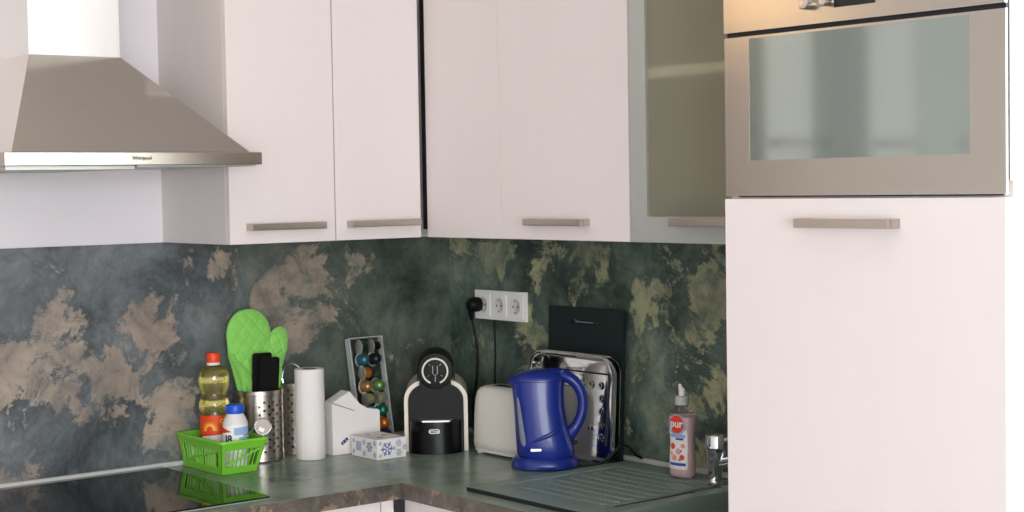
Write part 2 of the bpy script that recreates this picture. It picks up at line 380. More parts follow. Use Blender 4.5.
tag(obj('bowl', xf(lathe([(.022, 0), (.035, .006), (.05, .04), (.055, .075), (.051, .073), (.045, .04), (.03, .012)], 24), Matrix.Translation((1.19, -.21, ZB+.0165))), 'board'), 'dark bowl blurred behind the frosted glass, near its left edge', 'bowl')
tag(obj('cup', xf(lathe([(.03, 0), (.034, .006), (.04, .10), (.037, .10), (.03, .01)], 24), Matrix.Translation((1.37, -.20, ZB+.0165))), 'whitep'), 'white cup blurred behind the frosted glass, beside the oven', 'cup')
# tall oven housing
TX0, TX1 = 1.6425, 2.238
c = thing('tall_cabinet', 'tall pink-white oven housing cabinet with a wide lower door', 'cabinet', (1.94, -.29, 0))
YC = -.572
for b in (box(TX0, TX0+.018, YC, 0, .1, 2.25), box(TX1-.018, TX1, YC, 0, .1, 2.25)): obj('side_panel', b, 'laminate', c, world=True, bevel=.001)
obj('plinth', box(TX0+.02, TX1-.02, -.53, -.51, 0, .1), 'carcass', c, world=True)
obj('shelf', box(TX0+.018, TX1-.018, YC, 0, 1.545, 1.563), 'carcass', c, world=True)
obj('back_panel', box(TX0+.018, TX1-.018, -.008, 0, .1, 2.25), 'carcass', c, world=True)
d = obj('door', box(TX0+.001, TX1-.001, YT, YC-.001, .80, 1.5605), 'laminate', c, world=True, bevel=.0015)
bar_handle(d, (1.837, YT, 0), (2.037, YT, 0), (0, -1, 0), 1.5185, h=.016, proud=.035)
obj('door', box(TX0+.001, TX1-.001, YT, YC-.001, .105, .797), 'laminate', c, world=True, bevel=.0015)
# oven
c = thing('built_in_oven', 'stainless steel built-in oven with a mirrored glass door', 'oven', (1.94, -.29, 1.5635))
obj('oven_body', box(TX0+.02, TX1-.02, YC-.002, -.03, 1.5635, 2.02), 'gapdark', c, world=True)
obj('seal_frame', box(TX0+.004, TX1-.001, -.5795, -.573, 1.587, 2.02), 'alu', c, world=True)
obj('dark_strip', box(TX0+.006, TX1-.003, -.5865, -.5795, 1.587, 2.02), 'gapdark', c, world=True)
ZG = 1.859
fb = plate([TX0+.004, 1.706, 2.172, TX1], [1.5655, 1.629, 1.8465, ZG-.008], 0, 1, lambda i, j: i == 1 and j == 1)
d = obj('oven_door', xf(fb, Matrix(((1, 0, 0, 0), (0, 0, .005, YT), (0, 1, 0, 0), (0, 0, 0, 1)))), 'ovensteel', c, world=True, smooth=0); d['label'] = 'brushed steel door frame'
obj('door_glass', box(1.706, 2.172, YT+.0004, YT+.004, 1.629, 1.8465), 'ovenglass', d, world=True, smooth=0)
d = obj('control_panel', box(TX0+.004, TX1, YT-.002, YT+.005, ZG, 2.02), 'ovensteel', c, world=True, bevel=.001)
obj('display', box(1.904, 1.990, YT-.0032, YT-.002, 1.883, 1.94), 'display', d, world=True, smooth=0)
for kx, r in ((1.849, .0105), (1.892, .0085)):
    m = frame_m((kx, YT-.002, 1.8945), (1, 0, 0), (0, 0, 1), (0, -1, 0))
    obj('knob', xf(lathe([(r, 0), (r, .014), (r*.85, .017), (r*.5, .0175)], 24), m), 'steel', d, world=True)
for kx in (1.830, 1.876):
    m = frame_m((kx, YT-.002, 1.889), (1, 0, 0), (0, 0, 1), (0, -1, 0))
    obj('symbol', xf(lathe([(.0017, 0), (.0017, .0006)], 10), m), 'p_dark', d, world=True)
# base cabinets
c = thing('base_cabinet', 'white base cabinet under the hob side of the worktop', 'cabinet', (.3, -1.5, 0))
obj('body', box(.01, .555, -1.85, -.62, .1, ZC-.039), 'carcass', c, world=True)
obj('plinth', box(.05, .5, -1.85, -.62, 0, .1), 'carcass', c, world=True)
for y0, y1 in ((-.62-.02, -.605), (-1.24, -.643), (-1.848, -1.243)):
    obj('door' if y1-y0 > .1 else 'filler_panel', box(.556, .575, y0, y1, .105, ZC-.041), 'laminate', c, world=True, bevel=.001)
c = thing('base_cabinet', 'white base cabinet under the sink side of the worktop', 'cabinet', (1.1, -.3, 0))
for b in (box(.60, .618, -.555, -.01, .1, ZC-.039), box(1.62, 1.638, -.555, -.01, .1, ZC-.039)): obj('side_panel', b, 'carcass', c, world=True)
obj('bottom_panel', box(.618, 1.62, -.555, -.01, .1, .118), 'carcass', c, world=True)
obj('plinth', box(.62, 1.62, -.5, -.48, 0, .1), 'carcass', c, world=True)
for x0, x1 in ((.578, .634), (.637, 1.135), (1.138, 1.637)):
    obj('door' if x1-x0 > .1 else 'filler_panel', box(x0, x1, -.575, -.556, .105, ZC-.041), 'laminate', c, world=True, bevel=.001)
# neighbouring units further along the hood wall, which the oven glass mirrors
M['greydoor'] = mat('grey_laminate', (158, 156, 152), .4); M['palegrey'] = mat('pale_grey_laminate', (204, 200, 196), .4)
for y0, y1, mt, lab in ((-2.08, -1.87, 'laminate', 'narrow white tall pull-out cabinet past the worktop end'), (-2.325, -2.083, 'greydoor', 'narrow grey tall cabinet between two white ones'),
                        (-2.56, -2.328, 'laminate', 'white tall cabinet beside the narrow grey one'), (-3.16, -2.563, 'palegrey', 'wide pale grey tall cabinet at the far end')):
    c = thing('tall_cabinet', lab, 'cabinet', (.3, (y0+y1)/2, 0))
    obj('body', box(.01, .56, y0, y1, 0, 2.25), 'carcass', c, world=True)
    for z0, z1 in ((.1, 1.2), (1.205, 2.25)):
        d = obj('door', box(.562, .58, y0+.002, y1-.002, z0, z1), mt, c, world=True, bevel=.0015)
        bar_handle(d, (.58, (y0+y1)/2-.08, 0), (.58, (y0+y1)/2+.08, 0), (1, 0, 0), 1.70 if z0 > 1 else 1.15)
c = thing('pendant_lamp', 'small warm globe pendant lamp hanging in front of the hob', 'lamp', (.85, -1.60, RH))
obj('canopy_plate', lathe([(.04, -.001), (.04, -.015), (.006, -.02)], 28), 'socket', c)
obj('cable', tube([(0, 0, -.02), (0, 0, -.49)], .003, 8), 'rubber', c)
ME = bpy.data.materials.new('warm_bulb'); ME.use_nodes = True; e_ = ME.node_tree.nodes['Principled BSDF']
e_.inputs['Emission Color'].default_value = (1, .62, .26, 1); e_.inputs['Emission Strength'].default_value = 14; M['bulb'] = ME
obj('globe', lathe([(.012, -.49)]+[(.05*math.sin(PI*k/12), -.54+.05*math.cos(PI*k/12)) for k in range(1, 12)]+[(.004, -.59)], 24), 'bulb', c)

# ------------------------------------------------------------------ worktop, hob, sink
xs = [.008, .60, 1.215, 1.595, 1.640]; ys = [-1.85, -.60, -.505, -.115, -.008]
c = thing('worktop', 'dark grey-green stone-look worktop running round the corner', 'worktop', (.3, -.3, ZC))
obj('slab', plate(xs, ys, ZC-.038, ZC-.0005, lambda i, j: (i >= 1 and j == 0) or (i == 2 and j == 2)), 'worktop', c, world=True, smooth=0)
obj('front_edge', box(.6005, .6025, -1.85, -.603, ZC-.038, ZC-.001), 'edge', c, world=True, smooth=0)
obj('front_edge', box(.6005, 1.640, -.6025, -.6005, ZC-.038, ZC-.001), 'edge', c, world=True, smooth=0)
c = thing('induction_hob', 'glossy black glass hob set in the worktop', 'hob', (.3, -1.2, ZC))
obj('glass_plate', prism(rrect(.024, .556, -1.505, -.923, .006), ZC, ZC+.005), 'hob', c, world=True, bevel=.0012)
obj('trim', prism(rrect(.022, .558, -1.507, -.921, .007), ZC-.0004, ZC+.0015), 'alu', c, world=True)
c = thing('sink', 'graphite composite sink with a grooved drainboard beside the oven cabinet', 'sink', (1.2, -.3, ZC))
X = [.79, .83, 1.162, 1.195, 1.235, 1.575, 1.612]; Y = [-.55, -.485, -.135, -.085, -.055]
obj('rim', plate(X, [-.55, -.485, -.125, -.055], ZC, ZC+.010, lambda i, j: j == 1 and i in (1, 2, 4)), 'sink', c, world=True, bevel=.003)
obj('drainboard', box(.829, 1.163, -.486, -.124, ZC, ZC+.0075), 'sink', c, world=True, bevel=.002)
obj('channel', box(1.163, 1.196, -.486, -.124, ZC-.0004, ZC+.002), 'sink', c, world=True)
obj('dark_strip', box(.792, 1.61, -.5525, -.5502, ZC+.0002, ZC+.0088), 'gapdark', c, world=True, smooth=0)  # dark strip standing in for the shade on the rim's front edge
obj('step_strip', box(1.1635, 1.1695, -.44, -.20, ZC+.001, ZC+.0030), 'gapdark', c, world=True, smooth=0)  # narrow dark strip along the step at the drainboard's end
for k in range(9):
    y = -.455+k*.038
    obj('ridge', prism([(.87, y-.009), (1.148, y-.009), (1.158, y), (1.148, y+.009), (.87, y+.009), (.86, y)], ZC+.0072, ZC+.0105), 'sink', c, world=True, bevel=.0015)
bw = bmesh.new()
rings = [[(x, y, z) for x, y in rrect(1.235-e+i, 1.575+e-i, -.485-e+i, -.125+e-i, .05, 6)] for e, i, z in ((.0, 0, ZC+.004), (.0, .002, ZC-.02), (0, .02, ZC-.16), (0, .06, ZC-.175))]
rings2 = [[(x, y, z) for x, y in rrect(1.231+i, 1.579-i, -.489+i, -.121-i, .05, 6)] for i, z in ((.058, ZC-.180), (.016, ZC-.165), (0, ZC-.02), (0, ZC+.004))]
obj('bowl', loft(rings+rings2, closed=True), 'sink', c, world=True)
obj('bowl_floor', prism(rrect(1.28, 1.53, -.44, -.17, .05, 6), ZC-.1795, ZC-.1745), 'sink', c, world=True)
# ------------------------------------------------------------------ hood
c = thing('range_hood', 'stainless steel pyramid chimney cooker hood over the hob', 'hood', (.25, -1.19, 1.635))
obj('chimney', box(0, .28, -1.342, -1.127, 1.893, RH-.001), 'chimneysteel', c, world=True, bevel=.002)
hb = bmesh.new()
prof = [(0, .465, -1.472, -.922, 1.677)]
ringA = [(.001, -1.474, 1.6765), (.497, -1.474, 1.6765), (.497, -.922, 1.6765), (.001, -.922, 1.6765)]
ringB = [(.001, -1.342, 1.896), (.281, -1.342, 1.896), (.281, -1.127, 1.896), (.001, -1.127, 1.896)]
obj('canopy', loft([ringA, ringB]), 'steelh', c, world=True, smooth=0, bevel=.0015)
st = obj('front_strip', box(.001, .505, -1.491, -.896, 1.648, 1.676), 'steel', c, world=True, smooth=0, bevel=.0015)
lg = xf(text_bm('Whirlpool', .0108, .0003, .0002), frame_m((.5055, -1.190, 1.6628), (0, 1, 0), (0, 0, 1), (1, 0, 0)))
obj('lettering', lg, 'p_dark', st, world=True, smooth=0)
obj('filter_panel', box(.03, .49, -1.485, -1.20, 1.639, 1.648), 'alu', c, world=True, bevel=.001)
obj('filter_panel', box(.03, .49, -1.195, -.905, 1.6445, 1.648), 'alu', c, world=True)
# ------------------------------------------------------------------ things on the worktop
CDIR = Vector((.80, -.60, 0))                     # from the corner towards the camera
ZT = ZC                                           # standing height on the worktop
def facing(nx, ny): return math.atan2(ny, nx)+PI/2   # rotation so that local -Y looks along (nx, ny)

# ---- green basket
c = thing('plastic_basket', 'lime green slotted plastic basket holding bottles', 'basket', (.125, -.815, ZT))
B0 = dict(x0=.028, x1=.222, y0=-.866, y1=-.768); B1 = dict(x0=.018, x1=.248, y0=-.877, y1=-.752); BH = .078
def bpt(side, u, h):
    """point on a sloping basket side: u along it 0..1, h height 0..1"""
    q = {k: B0[k]+(B1[k]-B0[k])*h for k in B0}; z = ZT+.002+BH*h
    return {'front': (q['x0']+(q['x1']-q['x0'])*u, q['y0'], z), 'back': (q['x1']+(q['x0']-q['x1'])*u, q['y1'], z),
            'right': (q['x1'], q['y0']+(q['y1']-q['y0'])*u, z), 'left': (q['x0'], q['y1']+(q['y0']-q['y1'])*u, z)}[side]
INW = {'front': Vector((0, .0028, 0)), 'back': Vector((0, -.0028, 0)), 'right': Vector((-.0028, 0, 0)), 'left': Vector((.0028, 0, 0))}
def bquad(bm, side, u0, u1, h0, h1, s=0.0):
    P = [Vector(bpt(side, *k)) for k in ((u0, h0), (u1, h0), (u1+s, h1), (u0+s, h1))]
    v = [bm.verts.new(p) for p in P]+[bm.verts.new(p+INW[side]) for p in P]
    for f in ((0, 1, 2, 3), (7, 6, 5, 4), (0, 4, 5, 1), (1, 5, 6, 2), (2, 6, 7, 3), (3, 7, 4, 0)): bm.faces.new([v[i] for i in f])
for side, nb in (('front', 13), ('right', 8), ('back', 13), ('left', 8)):
    bm = plate([0, .09, .91, 1], [0, .2, .76, 1], 0, 1, lambda i, j: i == 1 and j == 1)
    for v in bm.verts:
        p = Vector(bpt(side, v.co.x, v.co.y)); v.co = p+INW[side]*v.co.z
    o = obj('side_panel', bm, 'green', c, world=True, smooth=0, bevel=.0006)
    for k in range(1, nb):
        u = .09+.82*k/nb; b = bmesh.new(); hw = .006 if side in ('front', 'back') else .011; bquad(b, side, u-hw, u+hw, .2, .76); obj('slat', b, 'green', o, world=True, smooth=0)
    if side in ('right', 'front'):
        b = bmesh.new(); P0, P1 = Vector(bpt(side, .10, .25)), Vector(bpt(side, .90, .72))
        tube([P0+INW[side]*.5, P1+INW[side]*.5], .0026, 6, b); obj('diagonal_slat', b, 'green', o, world=True)
obj('floor_panel', box(B0['x0'], B0['x1'], B0['y0'], B0['y1'], ZT+.0005, ZT+.004), 'green', c, world=True)
rim = []
for d, z in ((0, 0), (.005, .001), (.005, .0065), (.004, .0075), (-.003, .0065), (-.003, 0)):
    rim.append([(x, y, ZT+.0005+BH+z) for x, y in rrect(B1['x0']-d, B1['x1']+d, B1['y0']-d, B1['y1']+d, .012, 4)])
obj('rim', loft(rim, closed=True), 'green', c, world=True, smooth=50)
ZI = ZT+.0045
# ---- oil bottle
c = thing('oil_bottle', 'clear bottle of yellow sunflower oil with an orange-red cap', 'bottle', (.093, -.811, ZI), facing(.87, -.49))
pr = [(.030, 0), (.0355, .004), (.0365, .012), (.0365, .130), (.0345, .135), (.0368, .140), (.0385, .150), (.037, .160), (.033, .170), (.0312, .178), (.032, .184), (.0355, .192), (.0345, .196), (.0375, .203), (.0365, .207),
      (.0388, .214), (.0378, .218), (.0382, .225), (.036, .234), (.030, .243), (.022, .249), (.0155, .253), (.0135, .256), (.0135, .262)]
obj('bottle_body', lathe(pr, 40), 'clear', c, smooth=60)
pi = [(max(r-.0016, .004), z+.0012) for r, z in pr if z < .245]
obj('oil', lathe(pi, 40), 'oil', c, smooth=60)
cp = obj('cap', lathe([(.0165, .2575), (.0168, .259), (.0168, .279), (.0155, .2815), (.004, .282)], 36), 'orangecap', c)
obj('cap_ring', lathe([(.0162, .250), (.0162, .2572), (.0137, .2572), (.0137, .250)], 36, caps=False), 'p_white', cp)
A = -PI/2
RL = .0369
lbl = obj('label', curved_patch(RL, A-1.45, A+1.05, .082, .128, 20), 'p_orange', c); lbl['label'] = 'orange label with a yellow sunburst'
obj('label_panel', curved_patch(RL, A-.95, A+1.05, .040, .081, 16, edge=lambda t: (.04, .076+.006*t)), 'p_white', lbl)
obj('label_band', curved_patch(RL+.0004, A-1.2, A+1.05, .044, .052, 16, edge=lambda t: (.077+.005*t, .084+.008*t)), 'p_red', lbl)
sun = bmesh.new()
for k in range(11):
    a = PI*k/10*1.1-.1; ca, sa = math.cos(a), math.sin(a); o_ = Vector((-.012, .094, .0006))
    vs_ = [sun.verts.new(o_+Vector((ca*.008-sa*.0022, sa*.008+ca*.0022, 0))), sun.verts.new(o_+Vector((ca*.008+sa*.0022, sa*.008-ca*.0022, 0))), sun.verts.new(o_+Vector((ca*.022, sa*.022, 0)))]
    sun.faces.new(vs_)
obj('sunburst', wrap(sun, RL+.0006, A, 0), 'p_yellow', lbl, smooth=0)
s2 = bmesh.new(); ring = []
for d, r in ((0, .0062), (0, .0036)): ring.append([(.020+r*math.cos(2*PI*k/20), .114+r*math.sin(2*PI*k/20), .0007) for k in range(20)])
obj('emblem', wrap(loft(ring, False, False, bm=s2), RL+.0006, A, 0), 'p_yellow', lbl, smooth=0)
for zz, ww in ((.072, .024), (.066, .028), (.060, .022), (.054, .026)):
    obj('print_line', wrap(box(.006-ww/2+.006, .006+ww/2+.006, zz-.0014, zz+.0014, .0004, .0008), RL, A, 0), 'p_pale', lbl, smooth=0)
# ---- white jar with blue cap
c = thing('plastic_jar', 'white plastic bottle with a wide blue cap standing in the basket', 'bottle', (.188, -.806, ZI), facing(.87, -.49))
obj('jar_body', lathe([(.027, 0), (.0305, .004), (.0315, .014), (.0315, .108), (.0305, .117), (.0255, .129), (.0205, .137), (.0195, .140)], 36), 'jar', c, smooth=60)
cp = obj('cap', lathe([(.0215, .139), (.0222, .1405), (.0222, .158), (.0205, .1605), (.004, .161)], 36), 'bluecap', c)
for k in range(24):
    a = 2*PI*k/24
    obj('grip_ridge', xf(box(.0219, .0227, -.0008, .0008, .142, .157), Matrix.Rotation(a, 4, 'Z')), 'bluecap', cp, smooth=0)
RJ = .0318
lbl = obj('label', curved_patch(RJ, A-1.3, A+1.3, .040, .092, 20, edge=lambda t: (.045, .114-.012*abs(t-.5))), 'p_white', c)
obj('label_splash', curved_patch(RJ+.0005, A-1.25, A-.35, .072, .092, 10, edge=lambda t: (.092+.004*t, .108-.010*t)), 'p_red', lbl)
obj('label_panel', curved_patch(RJ+.0005, A-.1, A+1.28, .062, .095, 14, edge=lambda t: (.088+.002*t, .106+.003*t)), 'p_pale', lbl)
obj('label_panel', curved_patch(RJ+.0005, A+.3, A+1.28, .070, .083, 14), 'p_pale', lbl)
for zz in (.104, .097, .090): obj('print_line', wrap(box(.003, .030, zz-.0009, zz+.0009, .0009, .0013), RJ, A, 0), 'p_blue', lbl, smooth=0)
obj('lettering', wrap(text_bm('J8', .026, .0002, .0009), RJ+.0009, A-.55, .078), 'p_navy', lbl, smooth=0)
# ---- small things in the basket
def packet(name, label, cat, loc, rz, w_, h_, m, tilt):
    rings = []
    for k in range(7):
        v = k/6; t = .004*math.sin(PI*v)+.0006
        rings.append([(x, y, h_*v) for x, y in sup(w_, t*2, 2.5, 16)])
    bm = loft(rings); xf(bm, Matrix.Translation(loc) @ Matrix.Rotation(rz, 4, 'Z') @ Matrix.Rotation(tilt, 4, 'X'))
    return tag(obj(name, bm, m), label, cat)
packet('sachet', 'cream sachet leaning behind the long slotted side of the basket', 'sachet', (.150, -.857, ZI), 0, .05, .062, 'cream', .04)
packet('sachet', 'white sachet beside the white bottle at the back of the basket', 'sachet', (.138, -.769, ZI), 0, .05, .068, 'p_white', -.02)
packet('sponge_cloth', 'green cloth behind the long slotted side of the basket', 'cloth', (.105, -.862, ZI), 0, .04, .05, 'mitt', .02)
packet('sachet', 'pale packet at the wall end of the basket', 'sachet', (.047, -.860, ZI), .1, .04, .06, 'foil', .02)
c = thing('tea_strainer', 'round steel tea strainer resting on the basket rim', 'strainer', (.252, -.765, ZT+.0875), facing(.87, -.49))
cr = [(.0195*math.cos(2*PI*k/28), -.002, .026+.0195*math.sin(2*PI*k/28)) for k in range(28)]
obj('wire_ring', tube(cr, .0019, 6, closed=True), 'chrome', c)
obj('mesh_bowl', xf(lathe([(.0190, 0), (.0165, .007), (.010, .012), (.003, .0135)], 24), frame_m((0, -.001, .026), (1, 0, 0), (0, 0, 1), (0, 1, 0))), 'sieve', c)
obj('tea_label', xf(box(-.007, .007, -.0005, .0005, -.005, .005), Matrix.Translation((-.004, -.005, .018)) @ Matrix.Rotation(.5, 4, 'Y')), 'p_white', c)
obj('handle', tube(spline([(-.0195, -.002, .026), (-.030, .003, .012), (-.045, .010, .004), (-.06, .012, .002)], 5), .0016, 6), 'chrome', c)

# ---- perforated steel utensil holder
def perforated(name, cell, nu, nv, mapf, m, parent, hr=.30, keep=lambda i, j: True, t=.0008):
    """sheet of nu x nv square cells, each with an eight-sided hole; mapf(u, v, d) -> point, d = depth"""
    bm = bmesh.new(); grid = {}
    def V(u, v, d):
        k = (round(u, 4), round(v, 4), d)
        if k not in grid: grid[k] = bm.verts.new(mapf(u, v, d*t))
        return grid[k]
    sq = [(1, .5), (1, 1), (.5, 1), (0, 1), (0, .5), (0, 0), (.5, 0), (1, 0)]
    for i in range(nu):
        for j in range(nv):
            for d in (0, 1):
                out = [V(i+a, j+b, d) for a, b in sq]
                if not keep(i, j): bm.faces.new(out if d == 0 else out[::-1]); continue
                inn = [V(i+.5+hr*math.cos(2*PI*k/8), j+.5+hr*math.sin(2*PI*k/8), d) for k in range(8)]
                for k in range(8):
                    f = (out[k], out[(k+1) % 8], inn[(k+1) % 8], inn[k]); bm.faces.new(f if d == 0 else f[::-1])
            if keep(i, j):
                for k in range(8):
                    a0 = [V(i+.5+hr*math.cos(2*PI*q/8), j+.5+hr*math.sin(2*PI*q/8), d) for q in (k, k+1) for d in (0, 1)] if False else None
    bmesh.ops.remove_doubles(bm, verts=bm.verts, dist=1e-6)
    return obj(name, bm, m, parent, smooth=30)
CX, CY, CR, CH = .081, -.676, .060, .182
c = thing('utensil_holder', 'perforated stainless steel utensil holder beside the green basket', 'holder', (CX, CY, ZT), 0)
NU = 30
def cmap(u, v, d): a = 2*PI*u/NU; return ((CR-d)*math.cos(a), (CR-d)*math.sin(a), .022+v*.0105)
perforated('perforated_wall', 0, NU, 14, cmap, 'steel', c, hr=.29, keep=lambda i, j: (i+j) % 2 == 0 and j < 13 and i % 10 not in (4, 5, 6))
obj('base', lathe([(.052, 0), (.0602, .003), (.0602, .022), (.0588, .022), (.0588, .005), (.01, .005)], 48), 'steel', c)
obj('rim', lathe([(.0592, .169), (.0615, .170), (.0615, .181), (.0605, .182), (.0588, .181), (.0588, .169)], 48, caps=False), 'steel', c)
# ---- oven mitt
c = thing('oven_mitt', 'lime green quilted oven mitt standing in the utensil holder', 'oven mitt', (CX-.022, CY, ZT+.125))
def lobe(w_, L, t, base, ang, wprof, quilt, nu=36, nv=60, shift=0):
    bm = bmesh.new(); rows = []
    ca, sa = math.cos(ang), math.sin(ang)
    for side in (1, -1):
        R_ = []
        for j in range(nv+1):
            v = j/nv; row = []
            for i in range(nu+1):
                u = -1+2*i/nu; hw = w_*wprof(v)
                x = u*hw; y = v*L
                tk = t*math.sqrt(max(0, 1-abs(u)**2.4))*min(1, math.sqrt(max(0, (1-v)*L/.03)))
                if quilt:
                    p, q = (x+y*.85)/.034, (x-y*.85)/.034
                    g = min(abs(p-round(p)), abs(q-round(q))); tk *= 1-.30*math.exp(-(g/.07)**2)
                row.append(bm.verts.new((side*tk, base[0]+ca*x+sa*y, base[1]-sa*x+ca*y)))
            R_.append(row)
        for a, b in zip(R_, R_[1:]):
            for i in range(nu):
                f = (a[i], a[i+1], b[i+1], b[i]); bm.faces.new(f if side > 0 else f[::-1])
    bmesh.ops.remove_doubles(bm, verts=bm.verts, dist=.0002)
    return bm
def handw(v):
    return (.66+.36*min(1, v/.55)**1.5) if v < .72 else 1.02*math.sqrt(max(0, 1-((v-.72)/.28)**2.2))
def thumbw(v):
    return (.70+.30*min(1, v/.4)) if v < .6 else math.sqrt(max(0, 1-((v-.6)/.4)**2))
def mshape(bm):        # lean back against the wall
    for v in bm.verts: v.co.x += .004-.08*max(0, v.co.z-.05)
    return bm
MT = c
obj('mitt_hand', mshape(lobe(.064, .262, .014, (-.003, 0), -.03, handw, True)), 'mitt', c, smooth=80)
obj('mitt_thumb', mshape(lobe(.033, .160, .013, (.028, .062), .40, thumbw, True)), 'mitt', c, smooth=80)
for k, (y, dx, h0, h1) in enumerate(((-.052, .020, .03, .150), (-.036, .024, .03, .130), (-.020, .022, .03, .115))):
    pts = spline([(dx-.008, y-.016, h1), (dx+.004, y-.008, h1-.03), (dx+.004, y+.006, h1-.07), (dx, y+.016, h0)], 6)
    obj('cuff_fold', loft([[(p.x-.003, p.y-.007, p.z+.004), (p.x+.003, p.y-.003, p.z), (p.x+.001, p.y+.005, p.z-.002), (p.x-.003, p.y+.004, p.z)] for p in pts]), 'mitt', c, smooth=70)
obj('cuff_fold', loft([[(p[0]-.003, p[1]-.006, p[2]), (p[0]+.004, p[1]-.004, p[2]), (p[0]+.003, p[1]+.006, p[2]), (p[0]-.003, p[1]+.006, p[2])] for p in spline([(.014, .066, .105), (.018, .062, .075), (.012, .052, .03)], 5)]), 'mitt', c, smooth=70)
# ---- black spatulas
def spatula(label, x, yc, ztop, tilt, w_, rx):
    t = thing('spatula', label, 'spatula', (x, CY+(yc-CY)*.4, ZT+.008)); t['group'] = 'black spatulas in the steel holder'
    o = Vector((x, yc, ztop)); m = Matrix.Translation(o) @ Matrix.Rotation(tilt, 4, 'X') @ Matrix.Rotation(rx, 4, 'Y')
    pl = rrect(-w_/2, w_/2, -.10, 0, .007, 4)
    hd = loft([[(d, a, b) for a, b in pl] for d in (-.0015, .0015)])
    obj('head', xf(hd, m), 'black', t, world=True, bevel=.0006)
    obj('handle', xf(tube([(0, 0, -.098), (0, 0, -.12), (0, 0, ztop*0-.245)], [.008, .006, .006], 10), m), 'black', t, world=True)
spatula('black spatula head standing behind the other one in the steel holder', .094, -.672, 1.175, -.03, .056, 0)
spatula('black slanted-top spatula standing in front in the steel holder', .106, -.656, 1.164, -.07, .056, 0)
# ---- box grater
GX, GY = .070, -.570
c = thing('box_grater', 'steel box grater half hidden behind the paper towel roll', 'grater', (GX, GY, ZT), facing(.87, -.49)-.35)
GH = .19
def gside(k):
    a = k*PI/2
    def f(u, v, d):
        s = 1-.22*v*.0112/GH*1.0
        w_, dp = (.036, .026) if k % 2 == 0 else (.026, .036)
        x = (-w_+2*w_*u/6)*s; y = -(dp*s)+d; z = .006+v*.0112
        return (x*math.cos(a)-y*math.sin(a), x*math.sin(a)+y*math.cos(a), z)
    return f
for k in range(4): perforated('grating_face', 0, 6, 16, gside(k), 'steel', c, hr=.36, keep=lambda i, j: (i+j) % 2 == 0 and 0 < i < 5 and 1 <= j < 15)
s = 1-.22
obj('top_plate', prism(rrect(-.0365*s, .0365*s, -.0265*s, .0265*s, .004, 3), .184, .187), 'steel', c)
obj('handle', tube(spline([(-.026, 0, .186), (-.027, 0, .205), (-.020, 0, .226), (0, 0, .236), (.020, 0, .226), (.027, 0, .205), (.026, 0, .186)], 6), .0022, 8), 'chrome', c)
obj('base_frame', loft([[(x, y, z) for x, y in rrect(-w_, w_, -d_, d_, .004, 3)] for w_, d_, z in ((.037, .027, 0), (.037, .027, .007), (.0345, .0245, .007), (.0345, .0245, 0))], closed=True), 'steel', c)
# ---- paper towel
c = thing('paper_towel_roll', 'tall white paper towel roll standing on the worktop', 'paper roll', (.160, -.574, ZT))
obj('paper_roll', lathe([(.019, 0), (.036, 0), (.0378, .002), (.0382, .06), (.0380, .17), (.0378, .229), (.0362, .2315), (.019, .2315)], 48, caps=False), 'paper', c, smooth=50)
obj('core', lathe([(.0172, .0), (.019, .0), (.019, .2312), (.0172, .2312)], 32, caps=False), 'edge', c)
obj('loose_edge', curved_patch(.0381, -1.15, -1.05, .002, .229, 3, .0006), 'paper', c)
# ---- white carton with slanted flap
c = thing('paper_carton', 'white carton with an open slanted flap behind the small patterned box', 'carton', (.15, -.44, ZT))
y0 = -.512
prf = [(0, 0), (.148, 0), (.148, .103), (.142, .108), (.125, .110), (.105, .115), (.085, .128), (.068, .148), (.054, .163), (.0, .137)]
obj('carton_body', loft([[(x, y0+a, ZT+b) for a, b in prf] for x in (.128, .168)]), 'card', c, world=True, bevel=.0012)
obj('flap_slit', loft([[(x, y0+a, ZT+b) for a, b in ((-.0003, .1355), (.068, .110), (.068, .1115), (-.0003, .1375))] for x in (.1675, .1686)]), 'p_dark', c, world=True, smooth=0)
lo = obj('printed_mark', xf(box(-.0115, .0115, -.0045, .0045, -.0003, .0003), frame_m((.1682, y0+.036, ZT+.034), Vector((0, .82, .57)), Vector((0, -.57, .82)), (1, 0, 0))), 'p_navy', c, world=True, smooth=0)
for k in (-.006, .004): obj('mark_stroke', xf(box(k-.002, k+.002, -.003, .003, .0003, .0006), frame_m((.1682, y0+.036, ZT+.034), Vector((0, .82, .57)), Vector((0, -.57, .82)), (1, 0, 0))), 'p_slate', lo, world=True, smooth=0)
# ---- small patterned box
c = thing('tissue_box', 'small white box with blue snowflake print in front of the white carton', 'box', (.248, -.427, ZT))
bx0, bx1, by0, by1, bh = .190, .310, -.470, -.381, .052
obj('box_body', box(bx0, bx1, by0, by1, ZT, ZT+bh), 'card', c, world=True, bevel=.0012)
def flake(r):
    bm = bmesh.new()
    for k in range(6):
        a = PI/3*k
        for l0, l1, w_, rot in ((.15, 1, .10, 0),):
            xf_ = Matrix.Rotation(a, 4, 'Z'); b = box(l0*r, l1*r, -w_*r, w_*r, 0, .0003)
            for sgn in (1, -1):
                b2 = box(0, .38*r, -.07*r, .07*r, 0, .0003); xf(b2, Matrix.Translation((.55*r, 0, 0)) @ Matrix.Rotation(sgn*PI/3.2, 4, 'Z'))
                me = bpy.data.meshes.new('t'); b2.to_mesh(me); b2.free(); b.from_mesh(me); bpy.data.meshes.remove(me)
            xf(b, xf_); me = bpy.data.meshes.new('t'); b.to_mesh(me); b.free(); bm.from_mesh(me); bpy.data.meshes.remove(me)
    return bm
def put(name, r, o, ex, ez, m, parent): obj(name, xf(flake(r), frame_m(o, ex, (0, 0, 1), ez)), m, parent, world=True, smooth=0)
